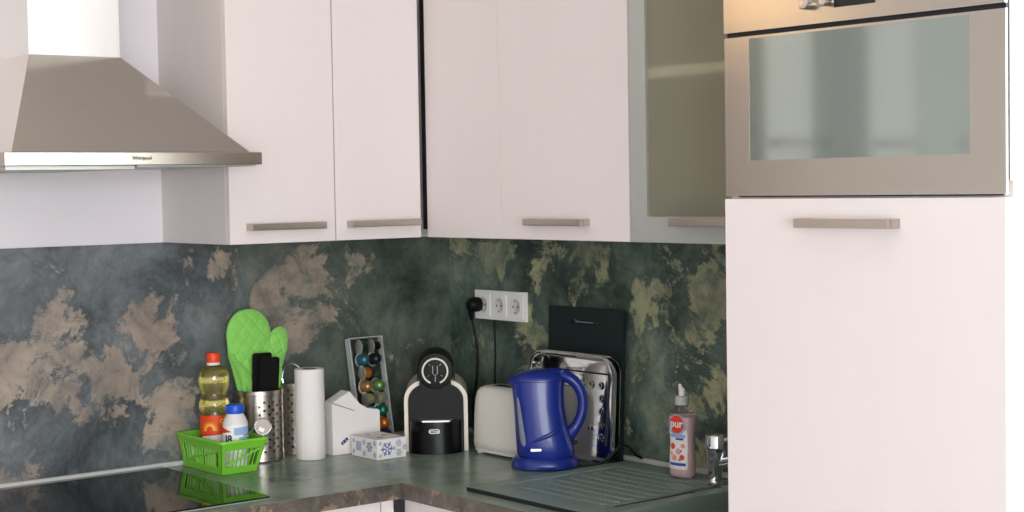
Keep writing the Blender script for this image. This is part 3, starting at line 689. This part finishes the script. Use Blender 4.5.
for (yy, zz, r, m) in ((.030, .026, .019, 'p_soft'), (.066, .014, .010, 'p_slate'), (.066, .038, .010, 'p_slate'), (.084, .026, .008, 'p_slate'), (.009, .042, .006, 'p_slate'), (.009, .010, .006, 'p_slate'), (.052, .026, .006, 'p_slate')):
    put('snowflake_print', r, (bx1+.0001, by0+yy, ZT+zz), (0, 1, 0), (1, 0, 0), m, c)
for (xx, zz, r, m) in ((.084, .030, .014, 'p_soft'), (.060, .012, .008, 'p_slate'), (.060, .040, .008, 'p_slate'), (.108, .042, .008, 'p_slate'), (.108, .012, .008, 'p_slate'), (.012, .040, .006, 'p_slate'), (.012, .012, .006, 'p_slate')):
    put('snowflake_print', r, (bx0+xx, by0-.0001, ZT+zz), (1, 0, 0), (0, -1, 0), m, c)
for k in range(6): obj('print_line', box(bx0+.024+k*.004, bx0+.0265+k*.004, by0-.0005, by0, ZT+.016, ZT+.040), 'p_slate', c, world=True, smooth=0)
for (xx, yy, r) in ((.03, .03, .010), (.06, .062, .010), (.09, .03, .010)):
    obj('snowflake_print', xf(flake(r), Matrix.Translation((bx0+xx, by0+yy, ZT+bh))), 'p_slate', c, world=True, smooth=0)

# ---- capsule stand and capsules
pb0, pb1 = Vector((.088, -.383, ZT)), Vector((.088, -.277, ZT)); pt0, pt1 = Vector((.018, -.374, 1.182)), Vector((.018, -.264, 1.182))
ex = (pb1-pb0).normalized(); up = ((pt0+pt1)/2-(pb0+pb1)/2); LH = up.length; up.normalize(); nz = ex.cross(up).normalized()
org = (pb0+pb1)/2
c = thing('capsule_stand', 'clear acrylic coffee capsule stand leaning against the left wall', 'stand', org)
PM = frame_m(org, ex, up, nz)                        # x across, y up the stand, z outwards
W2 = .054
obj('back_plate', xf(box(-W2, W2, .004, LH, -.003, 0), PM), 'acrylic', c, world=True, smooth=0)
for x in (-W2, W2-.003): obj('side_rail', xf(box(x, x+.003, .004, LH, 0, .022), PM), 'edgeacrylic', c, world=True, smooth=0)
obj('top_lip', xf(box(-W2, W2, LH-.003, LH, 0, .022), PM), 'edgeacrylic', c, world=True, smooth=0)
obj('foot', box(.05, .120, -.385, -.275, ZT, ZT+.004), 'acrylic', c, world=True, smooth=0)
capcol = {'darkteal': (28, 58, 62), 'black': (26, 28, 32), 'teal': (52, 112, 124), 'ink': (40, 44, 52), 'orange': (206, 116, 40), 'gold': (170, 132, 82), 'green': (112, 150, 92), 'olive': (168, 164, 104), 'beige': (170, 160, 128), 'blue': (74, 128, 206), 'emerald': (32, 120, 98), 'violet': (60, 54, 90)}
for k, v in capcol.items(): M['cap_'+k] = mat('capsule_'+k, v, .3, .55, var=.06)
capm = bmesh.new
rows_px = [(349, 'darkteal', 'black'), (360, 'teal', 'ink'), (372.5, 'orange', None), (384, 'gold', 'green'), (396, 'olive', 'beige'), (406.5, 'blue', 'emerald'), (418, None, 'orange'), (428, None, 'violet')]
NM = {'darkteal': 'dark teal', 'ink': 'charcoal', 'violet': 'dark violet'}
RW = ['topmost', 'second', 'third', 'fourth', 'fifth', 'sixth', 'seventh', 'eighth']
for r, (py, ca, cb) in enumerate(rows_px):
    v = LH*(1-(py-340)/(436-340))
    for side, cn in ((0, ca), (1, cb)):
        if not cn: continue
        u = (-.0145, .0245)[side]
        lidleft = (r in (0, 2)) or (r == 4)
        t = thing('coffee_capsule', '%s coffee capsule in the %s row of the clear stand' % (NM.get(cn, cn), RW[r]), 'capsule', PM @ Vector((u, v, .02)), group='coffee capsules in the clear stand')
        if r == 4: t['label'] = ('olive yellow' if side == 0 else 'beige')+' coffee capsule in the fifth row of the clear stand'
        ax = (Vector((.97, 0, .02)) if lidleft else Vector((.25, -.1, .95))).normalized()      # from lid to dome
        e1 = ax.orthogonal().normalized(); e2 = ax.cross(e1)
        ce = Vector((u-(.012 if lidleft else .003), v, (.0215 if lidleft else .008)))
        m = PM @ frame_m(ce, e1, e2, ax) @ Matrix.Scale(1.14, 4)
        bd = obj('capsule_body', xf(lathe([(.0150, .0012), (.0148, .003), (.0125, .018), (.0095, .0225), (.004, .0255), (.001, .026)], 24), m), 'cap_'+cn, t, world=True, smooth=50)
        obj('rim', xf(lathe([(.0175, 0), (.0182, .0006), (.0175, .0012), (.0150, .0013)], 24), m), 'foil', t, world=True)
        obj('foil_lid', xf(lathe([(.0160, -.0005), (.0168, 0)], 24), m), 'foil', t, world=True)

# ---- coffee machine
c = thing('coffee_machine', 'black capsule coffee machine with cream side arches and round head', 'coffee machine', (.308, -.283, ZT), facing(.80, -.60))
# local: x right, -y to the viewer, z up
def arch(w_, h_, r, n=10):
    out = [(-w_, 0)]
    for k in range(n+1):
        a = PI-PI/2*k/n; out.append((-w_+r+r*math.cos(a), h_-r+r*math.sin(a)))
    for k in range(n+1):
        a = PI/2-PI/2*k/n; out.append((w_-r+r*math.cos(a), h_-r+r*math.sin(a)))
    return out+[(w_, 0)]
def yprism(poly, y0, y1): return loft([[(a, y, b) for a, b in poly] for y in (y0, y1)])
o1, i1 = arch(.083, .186, .052), arch(.0725, .176, .044)
for s in (0, 1):
    h = len(o1)//2; seq = (o1[:h], i1[:h]) if s == 0 else (o1[h:], i1[h:])
    poly = seq[0]+seq[1][::-1]
    obj('side_arch', yprism(poly, .012, .205), 'cream', c, bevel=.002)
obj('machine_body', yprism(arch(.0715, .175, .043), .004, .20), 'black', c, bevel=.003)
obj('top_cover', yprism([(-.055, .175), (.055, .175), (.045, .192), (-.045, .192)], .03, .19), 'blackg', c, bevel=.005)
nk = [(-.041, .15), (.041, .15), (.041, .185), (-.041, .185)]
obj('neck', yprism(nk, -.012, .15), 'black', c, bevel=.004)
hz = .214
HM = lambda y: frame_m((0, y, hz), (1, 0, 0), (0, 0, 1), (0, -1, 0))
hd = obj('head', xf(lathe([(.044, -.16), (.0475, -.15), (.0475, -.006), (.0455, 0), (.036, .002), (.001, .002)], 48), HM(-.018)), 'black', c, smooth=45)
rg = bmesh.new(); n = 40; rr = []
for k in range(n+1):
    a = math.radians(-68+(316)*k/n); ca_, sa_ = math.cos(a), math.sin(a)
    rr.append([(r*ca_, -y, hz+r*sa_) for r, y in ((.0302, .0205), (.0302, .024), (.0345, .024), (.0345, .0205))])
obj('cream_ring', loft(rr, bm=rg), 'cream', hd)
cupb = bmesh.new()
for x in (-.006, .006): tube([(x, -.0215, hz-.006), (x, -.0215, hz+.014)], .0012, 6, cupb)
tube([(-.006, -.0215, hz-.006), (0, -.0215, hz-.012), (.006, -.0215, hz-.006)], .0012, 6, cupb)
obj('spout_symbol', cupb, 'silver', hd)
obj('lever_mark', tube([(0, -.0215, hz-.028), (.001, -.0215, hz-.014)], .0014, 6), 'silver', hd)
for a in (50, 130, 215, 325):
    ca_, sa_ = math.cos(math.radians(a)), math.sin(math.radians(a))
    obj('tick_mark', tube([(.018*ca_, -.0213, hz+.018*sa_), (.0245*ca_, -.0213, hz+.0245*sa_)], .0009, 6), 'silver', hd)
# drip tray tank, bulging to the front
poly = [(x, y) for x, y in rrect(-.070, .070, -.052, .03, .040, 8) if y < .02]
poly = [(-.070, .02)]+[(.070*math.sin(a), .02-.062*math.cos(a)**.7 if math.cos(a) > 0 else .02) for a in [math.radians(-88+176*k/24) for k in range(25)]]+[(.070, .02)]
dt_ = obj('drip_tank', prism(poly, .0, .083), 'blackg', c, bevel=.003)
obj('tray_grid', prism([(-.036, -.026), (.036, -.026), (.044, .003), (-.044, .003)], .0832, .0856), 'silver', dt_)
bd = obj('badge', xf(prism([(.0015+.0135*math.copysign(1, math.cos(a))*0+.0085*math.copysign(1, math.cos(a))+.0055*math.cos(a), .0055*math.sin(a)) for a in [2*PI*k/24 for k in range(24)]], 0, .0012), frame_m((-.006, -.0421, .060), (1, 0, 0), (0, 0, 1), (0, -1, 0))), 'silver', dt_)
obj('badge_field', xf(prism([(.0015+.0085*math.copysign(1, math.cos(a))+.0042*math.cos(a), .0042*math.sin(a)) for a in [2*PI*k/24 for k in range(24)]], .0012, .0015), frame_m((-.006, -.0421, .060), (1, 0, 0), (0, 0, 1), (0, -1, 0))), 'black', dt_)
obj('lettering', xf(text_bm("De'Longhi", .0062, .0002), frame_m((-.0045, -.0437, .060), (1, 0, 0), (0, 0, 1), (0, -1, 0))), 'silver', dt_, smooth=0)
# ---- toaster
c = thing('toaster', 'white two-slot toaster between the coffee machine and the kettle', 'toaster', (.472, -.167, ZT))
rings = []
for z, w_, d_ in ((.012, .204, .098), (.016, .212, .106), (.03, .214, .108), (.10, .210, .104), (.14, .204, .099), (.158, .195, .092), (.169, .180, .080), (.1735, .160, .062), (.1745, .14, .05)):
    rings.append([(x, y, z) for x, y in sup(w_, d_, 5, 56)])
tb = obj('shell', loft(rings), 'whitep', c, smooth=50)
obj('base_band', prism(sup(.208, .102, 5, 56), .006, .0135), 'whitep', c, bevel=.002)
obj('bread_slot', prism(rrect(-.055, .062, -.014, .014, .004, 3), .1742, .1750), 'gapdark', c)
for x in (-.08, .08):
    for y in (-.034, .034): obj('foot', lathe([(.010, 0), (.011, .007)], 16, x, y), 'whitep', c)
obj('seam', prism(sup(.2155, .1095, 5, 56), .029, .0302), 'cream', c)
obj('power_cord', tube(spline([(.214, -.0095, 1.222), (.214, -.0095, 1.17), (.216, -.011, 1.12), (.214, -.012, 1.05), (.235, -.018, .95), (.30, -.05, .906), (.36, -.10, .905), (.385, -.118, .910)], 8), .0028, 8), 'rubber', c, world=True)
# ---- kettle
KA = Vector((.668, -.219, ZT))
c = thing('electric_kettle', 'glossy blue plastic jug kettle with a big loop handle', 'kettle', KA, math.atan2(.78, .626))
# local: x to the right in the picture (handle), -y to the viewer
bs = obj('power_base', loft([[(x, y, z) for x, y in sup(w_, d_, 2.3, 40, cx)] for z, w_, d_, cx in ((0, .158, .148, .003), (.003, .166, .154, .003), (.016, .164, .152, .003), (.025, .150, .140, .002), (.029, .138, .130, 0))]), 'blue', c, smooth=50)
kr = []
for z, xl, xr, d_ in ((.029, -.062, .074, .118), (.034, -.066, .077, .122), (.06, -.068, .072, .122), (.10, -.0695, .060, .118), (.15, -.0715, .052, .112), (.19, -.0755, .0515, .106), (.2125, -.078, .053, .100)):
    kr.append([(x, y, z) for x, y in sup(xr-xl, d_, 2.4, 44, (xl+xr)/2)])
body = obj('jug_body', loft(kr), 'blue', c, smooth=60)
lr = []
for z, sc, cx in ((.2135, 1.0, -.0125), (.2165, 1.0, -.0125), (.2225, .955, -.011), (.230, .83, -.008), (.2365, .62, -.004), (.240, .36, 0), (.241, .15, 0)):
    lr.append([(x+(.012*(z-.22) if 0 else 0), y, z) for x, y in sup(.131*sc, .100*sc, 2.4, 44, cx)])
obj('lid', loft(lr), 'blue', body, smooth=60)
obj('spout', loft([[(x, hw*math.cos(a), zc+hz_*math.sin(a)) for a in [2*PI*k/16 for k in range(16)]] for x, hw, zc, hz_ in ((-.060, .034, .200, .022), (-.074, .024, .206, .016), (-.081, .015, .2115, .0085), (-.0835, .008, .2145, .004))]), 'blue', body, smooth=60)
hp = spline([(.006, 0, .227), (.044, 0, .2255), (.076, 0, .209), (.094, 0, .180), (.0975, 0, .148), (.089, 0, .114), (.070, 0, .086), (.045, 0, .068), (.02, 0, .060)], 6)
hb = bmesh.new(); rr = []
for i, p in enumerate(hp):
    t_ = (hp[min(i+1, len(hp)-1)]-hp[max(i-1, 0)]).normalized(); nn = Vector((t_.z, 0, -t_.x)); f = i/(len(hp)-1)
    a_ = .0142+.0015*math.cos(2*PI*f)+(.014*max(0, f-.7)/.3); b_ = .0135+.010*max(0, .2-f)/.2+.02*max(0, f-.7)/.3
    rr.append([p+nn*(a_*math.cos(q))+Vector((0, b_*math.sin(q), 0)) for q in [2*PI*k/16 for k in range(16)]])
obj('handle', loft(rr, bm=hb), 'blue', body, smooth=60)
KS = [(.029, -.062, .074, .118), (.034, -.066, .077, .122), (.06, -.068, .072, .122), (.10, -.0695, .060, .118), (.15, -.0715, .052, .112), (.19, -.0755, .0515, .106), (.2125, -.078, .053, .100)]
def ksurf(x, z, off=.0):       # front of the jug at x, z
    for a, b in zip(KS, KS[1:]):
        if a[0] <= z <= b[0]:
            f = (z-a[0])/(b[0]-a[0]); xl, xr, d_ = [a[k]+(b[k]-a[k])*f for k in (1, 2, 3)]; break
    u = abs((x-(xl+xr)/2)/((xr-xl)/2)); return (x, -(d_/2)*max(0, 1-u**2.4)**(1/2.4)-off, z)
sw = spline([ksurf(-.036, .066, -.001), ksurf(-.005, .078), ksurf(.022, .090), ksurf(.040, .102, -.002), ksurf(.050, .112, -.003)], 6)
obj('moulded_ridge', tube(sw, [.001+.0045*math.sin(PI*min(1, .08+.9*k/len(sw))) for k in range(len(sw))], 8), 'blue', body, smooth=60)
gr = []
for z, xm, hw in ((.058, -.049, .002), (.064, -.050, .0055), (.075, -.052, .0068), (.12, -.057, .0055), (.165, -.0615, .0035), (.176, -.0625, .0015)):
    gr.append([ksurf(xm-hw, z, -.002), ksurf(xm-hw, z, .0012), ksurf(xm, z, .002), ksurf(xm+hw, z, .0012), ksurf(xm+hw, z, -.002)])
obj('water_gauge', loft(gr), 'gauge', body, smooth=50)
obj('badge', xf(prism(rrect(-.013, .013, -.003, .003, .002, 3), 0, .0010), frame_m((-.020, -.0607, .050), (1, .02, 0), (0, 0, 1), (0, -1, 0))), 'silver', body)
obj('switch', xf(box(-.006, .008, -.008, .008, -.005, .003), Matrix.Translation((.075, -.0, .058)) @ Matrix.Rotation(-.5, 4, 'Y')), 'black', body, bevel=.002)
obj('hinge', tube([(.048, -.018, .236), (.048, .018, .236)], .0025, 8), 'blue', body)
# kettle cord
kc = [(.735, -.170, ZT+.0045), (.762, -.152, ZT+.0055), (.786, -.134, ZT+.014), (.803, -.120, ZT+.032), (.813, -.100, ZT+.050), (.814, -.075, ZT+.050), (.812, -.045, ZT+.025), (.812, -.025, ZT+.014)]
obj('power_cord', tube(spline(kc, 8), .0034, 8), 'rubber', c, world=True)
# ---- cutting board against the wall
c = thing('cutting_board', 'dark rectangular cutting board leaning on the wall under the sockets', 'cutting board', (.612, -.03, ZT))
LM = Matrix.Translation((.612, -.034, ZT)) @ Matrix.Rotation(-.045, 4, 'X')
bm = plate([-.143, -.055, .055, .143], [0, .335, .342, .375], -.011, 0, lambda i, j: i == 1 and j == 1)
xf(bm, Matrix(((1, 0, 0, 0), (0, 0, 1, 0), (0, 1, 0, 0), (0, 0, 0, 1))))
obj('board', xf(bm, LM), 'board', c, world=True, smooth=0, bevel=.001)
sl = [(-.036, .345), (-.030, .339), (.030, .339)]
obj('grip_slot', xf(tube([(x-.0, -.0116, z) for x, z in sl], .0012, 6), LM), 'p_slate', c, world=True)
# ---- trays standing on edge
def tray(label, xc, yb, lean, w_, h_, dep, r, m, dots, line):
    t = thing('baking_tray', label, 'tray', (xc, yb, ZT), group='trays standing on edge against the wall')
    TM = Matrix.Translation((xc, yb, ZT)) @ Matrix.Rotation(-lean, 4, 'X') @ Matrix(((1, 0, 0, 0), (0, 0, -1, 0), (0, 1, 0, 0), (0, 0, 0, 1)))
    # x across, y up, z towards the viewer
    def rg_(i, z): return [(x, y, z) for x, y in rrect(-w_/2+i, w_/2-i, i, h_-i, r-i*.6, 7)]
    sh = loft([rg_(0, dep), rg_(.0, dep+.002), rg_(.005, dep+.003), rg_(.009, dep+.001), rg_(.014, .004), rg_(.024, .0016), rg_(.05, .0016)], cap0=False)
    loft([rg_(0, dep), rg_(.006, dep-.001), rg_(.010, .004), rg_(.020, 0), rg_(.05, 0)], cap0=False, bm=sh)
    o = obj('tray_shell', xf(sh, TM), m, t, world=True, smooth=35)
    if dots:
        k = 0
        pts = [(-.085+.036*q, h_-.075) for q in range(6)]+[(w_/2-.065, h_-.075-.032*q) for q in range(1, 5)]+[(w_/2-.105, h_-.185-.0*q) for q in range(1)]
        for (x, y) in pts:
            obj('embossed_dot', xf(lathe([(.0105, .0), (.0095, .0022), (.006, .0026), (.004, .0012), (.001, .001)], 16), TM @ Matrix.Translation((x, y, .0014))), 'steelh', o, world=True)
    if line:
        b = bmesh.new()
        obj('inner_frame', xf(tube([(-.10, h_-.045, .003), (w_/2-.042, h_-.045, .003), (w_/2-.040, h_-.052, .003), (w_/2-.046, .045, .003)], .0022, 6, b), TM), 'gapdark', o, world=True)
    return t
tray('plain steel tray standing behind the embossed tray, against the board', .616, -.062, .050, .325, .264, .010, .045, 'steelh', False, False)
tray('shiny embossed steel tray standing behind the blue kettle', .634, -.090, .058, .325, .266, .020, .045, 'chrome', True, True)
# ---- sockets, plug and cords
c = thing('socket_strip', 'white triple wall socket plate on the splashback', 'socket', (.236, -.006, 1.2635))
sx0, sx1, sz0, sz1 = .133, .357, 1.223, 1.304
obj('frame', box(sx0, sx1, -.0155, -.006, sz0, sz1), 'socket', c, world=True, bevel=.002)
for k in range(3):
    xm = .174+.0715*k
    f = obj('socket_face', box(xm-.031, xm+.031, -.0185, -.0155, 1.2325, 1.2945), 'socket', c, world=True, bevel=.001)
    m = frame_m((xm, -.0185, 1.2635), (1, 0, 0), (0, 0, 1), (0, -1, 0))
    obj('recess', xf(lathe([(.0215, .0), (.0215, .0012), (.0195, .0012), (.0185, .0004), (.001, .0004)], 32), m), 'whitep', f, world=True)
    for s in (-1, 1):
        obj('pin_hole', xf(lathe([(.0028, .0004), (.0028, .0007)], 10, .0095*s, 0), m), 'gapdark', f, world=True)
        obj('earth_clip', xf(box(-.003, .003, .013*s-.004*(s < 0), .013*s+.004*(s > 0), .0004, .0016), m), 'p_slate', f, world=True)
c = thing('power_plug', 'black plug in the left socket with its cord hanging down', 'plug', (.146, -.019, 1.2635))
m = frame_m((.158, -.0205, 1.2635), (1, 0, 0), (0, 0, 1), (0, -1, 0))
obj('plug_body', xf(lathe([(.0195, 0), (.0205, .003), (.0205, .018), (.018, .028), (.012, .036), (.003, .038)], 28), m), 'black', c, world=True)
obj('strain_relief', tube([(.155, -.045, 1.252), (.152, -.043, 1.235), (.151, -.040, 1.222)], [.009, .007, .005], 10), 'black', c, world=True)
obj('cord', tube(spline([(.151, -.040, 1.228), (.154, -.034, 1.19), (.158, -.028, 1.13), (.148, -.024, 1.06), (.130, -.024, .98), (.13, -.024, .906)], 8), .0037, 8), 'rubber', c, world=True)
# ---- dish soap
ZS = ZC+.0102
c = thing('dish_soap_bottle', 'pink dish soap bottle with a clear pump-style cap on the sink rim', 'bottle', (1.046, -.116, ZS), facing(.14, -.99))
sp = [(0, .058, .036), (.004, .066, .043), (.012, .068, .045), (.05, .068, .045), (.075, .064, .042), (.095, .063, .041), (.115, .069, .045), (.135, .073, .047), (.150, .070, .045), (.163, .058, .040), (.171, .044, .034), (.176, .034, .030), (.178, .032, .030)]
obj('bottle_body', loft([[(x, y, z) for x, y in sup(a, b, 2.5, 40)] for z, a, b in sp]), 'clear', c, smooth=60)
obj('liquid', loft([[(x, y, z+.001) for x, y in sup(a-.003, b-.003, 2.5, 40)] for z, a, b in sp if z < .155]), 'soap', c, smooth=60)
cp = obj('cap', lathe([(.0165, .177), (.0172, .179), (.0172, .187), (.0165, .188), (.0172, .189), (.0172, .200), (.016, .202), (.002, .202)], 30), 'acrylic', c)
obj('cap_insert', lathe([(.0145, .179), (.0145, .1995), (.004, .200)], 24), 'socket', cp)
obj('nozzle', loft([[(x+dx, y, z) for x, y in sup(w_, d_, 2.4, 16)] for z, w_, d_, dx in ((.2018, .015, .014, 0), (.214, .016, .013, 0), (.2175, .018, .011, -.001), (.222, .010, .009, -.004), (.229, .007, .007, -.006), (.230, .004, .004, -.007))]), 'socket', cp)
c.matrix_basis = c.matrix_basis @ Matrix.Scale(.94, 4)
def on_face(bm, off=.0):       # lay a flat print (x across, y up) on the curved bottle front
    for v in bm.verts:
        x, z, d = v.co.x, v.co.y, v.co.z
        for (z0, a0, b0), (z1, a1, b1) in zip(sp, sp[1:]):
            if z0 <= z <= z1:
                f = (z-z0)/(z1-z0); a = a0+(a1-a0)*f; b = b0+(b1-b0)*f; break
        yy = -(b/2)*max(0, 1-abs(2*x/a)**2.5)**.4
        v.co = Vector((x, yy-d-off, z))
    return bm
def disc(cx, cy, rx, ry, n=28, rings=4, d=.0006):
    bm = bmesh.new(); R_ = [[bm.verts.new((cx+rx*k/rings*math.cos(2*PI*i/n), cy+ry*k/rings*math.sin(2*PI*i/n), d)) for i in range(n)] for k in range(1, rings+1)]
    bm.faces.new(R_[0])
    for a, b in zip(R_, R_[1:]):
        for i in range(n): bm.faces.new((a[i], a[(i+1) % n], b[(i+1) % n], b[i]))
    return bm
def rect_grid(x0, x1, y0, y1, d, nx=8, ny=6):
    bm = bmesh.new(); G = [[bm.verts.new((x0+(x1-x0)*i/nx, y0+(y1-y0)*j/ny, d)) for i in range(nx+1)] for j in range(ny+1)]
    for j in range(ny):
        for i in range(nx): bm.faces.new((G[j][i], G[j][i+1], G[j+1][i+1], G[j+1][i]))
    return bm
lbl = obj('label', on_face(rect_grid(-.027, .027, .022, .118, .0005)), 'p_white', c); lbl['label'] = 'white label with red round emblem and flower print'
obj('emblem_ring', on_face(disc(0, .131, .024, .027, d=.0008)), 'p_pale', lbl)
obj('emblem', on_face(disc(0, .133, .0205, .0225, d=.0012)), 'p_red', lbl)
obj('lettering', on_face(text_bm('pur', .026, 0, .0008), .0016) if False else on_face(xf(text_bm('pur', .027, .0001, .0007), Matrix.Translation((0, .134, .0018)))), 'p_white', lbl, smooth=0)
obj('swoosh', on_face(rect_grid(-.022, .022, .100, .108, .001)), 'p_pale', lbl)
obj('swoosh', on_face(rect_grid(-.005, .018, .094, .099, .001)), 'p_blue', lbl)
for (fx, fy, fr, mt) in ((-.014, .078, .008, 'p_orange'), (.004, .066, .008, 'p_pink'), (-.008, .050, .008, 'p_pink'), (.014, .052, .007, 'p_red'), (.016, .080, .006, 'p_pink'), (-.018, .060, .005, 'p_yellow'), (.008, .046, .004, 'p_slate'), (.012, .068, .003, 'p_slate')):
    obj('flower_print', on_face(disc(fx, fy, fr, fr, 10, 2, .001)), mt, lbl)
obj('print_band', on_face(rect_grid(-.024, .024, .031, .038, .001)), 'p_blue', lbl)
# ---- tap
c = thing('kitchen_tap', 'chrome mixer tap at the back of the sink, cut off by the oven cabinet', 'tap', (1.156, -.114, ZS))
obj('base_flange', lathe([(.026, 0), (.026, .004), (.022, .006)], 32), 'chrome', c)
obj('tap_body', loft([[(dx+r*math.cos(2*PI*k/32), r*math.sin(2*PI*k/32), z) for k in range(32)] for z, r, dx in ((.004, .015, -.012), (.02, .0165, -.010), (.045, .020, -.006), (.072, .0255, 0), (.080, .0265, 0))]), 'chrome', c, smooth=50)
obj('lever_cap', lathe([(.0265, .081), (.0275, .082), (.0275, .106), (.026, .110), (.012, .1115)], 32), 'chrome', c)
obj('spout', tube(spline([(.010, 0, .050), (.08, .004, .066), (.15, 0, .076), (.19, -.006, .064)], 6), .0105, 12), 'chrome', c)
obj('lever', tube([(.018, 0, .100), (.075, .005, .106)], [.007, .005], 10), 'chrome', c)
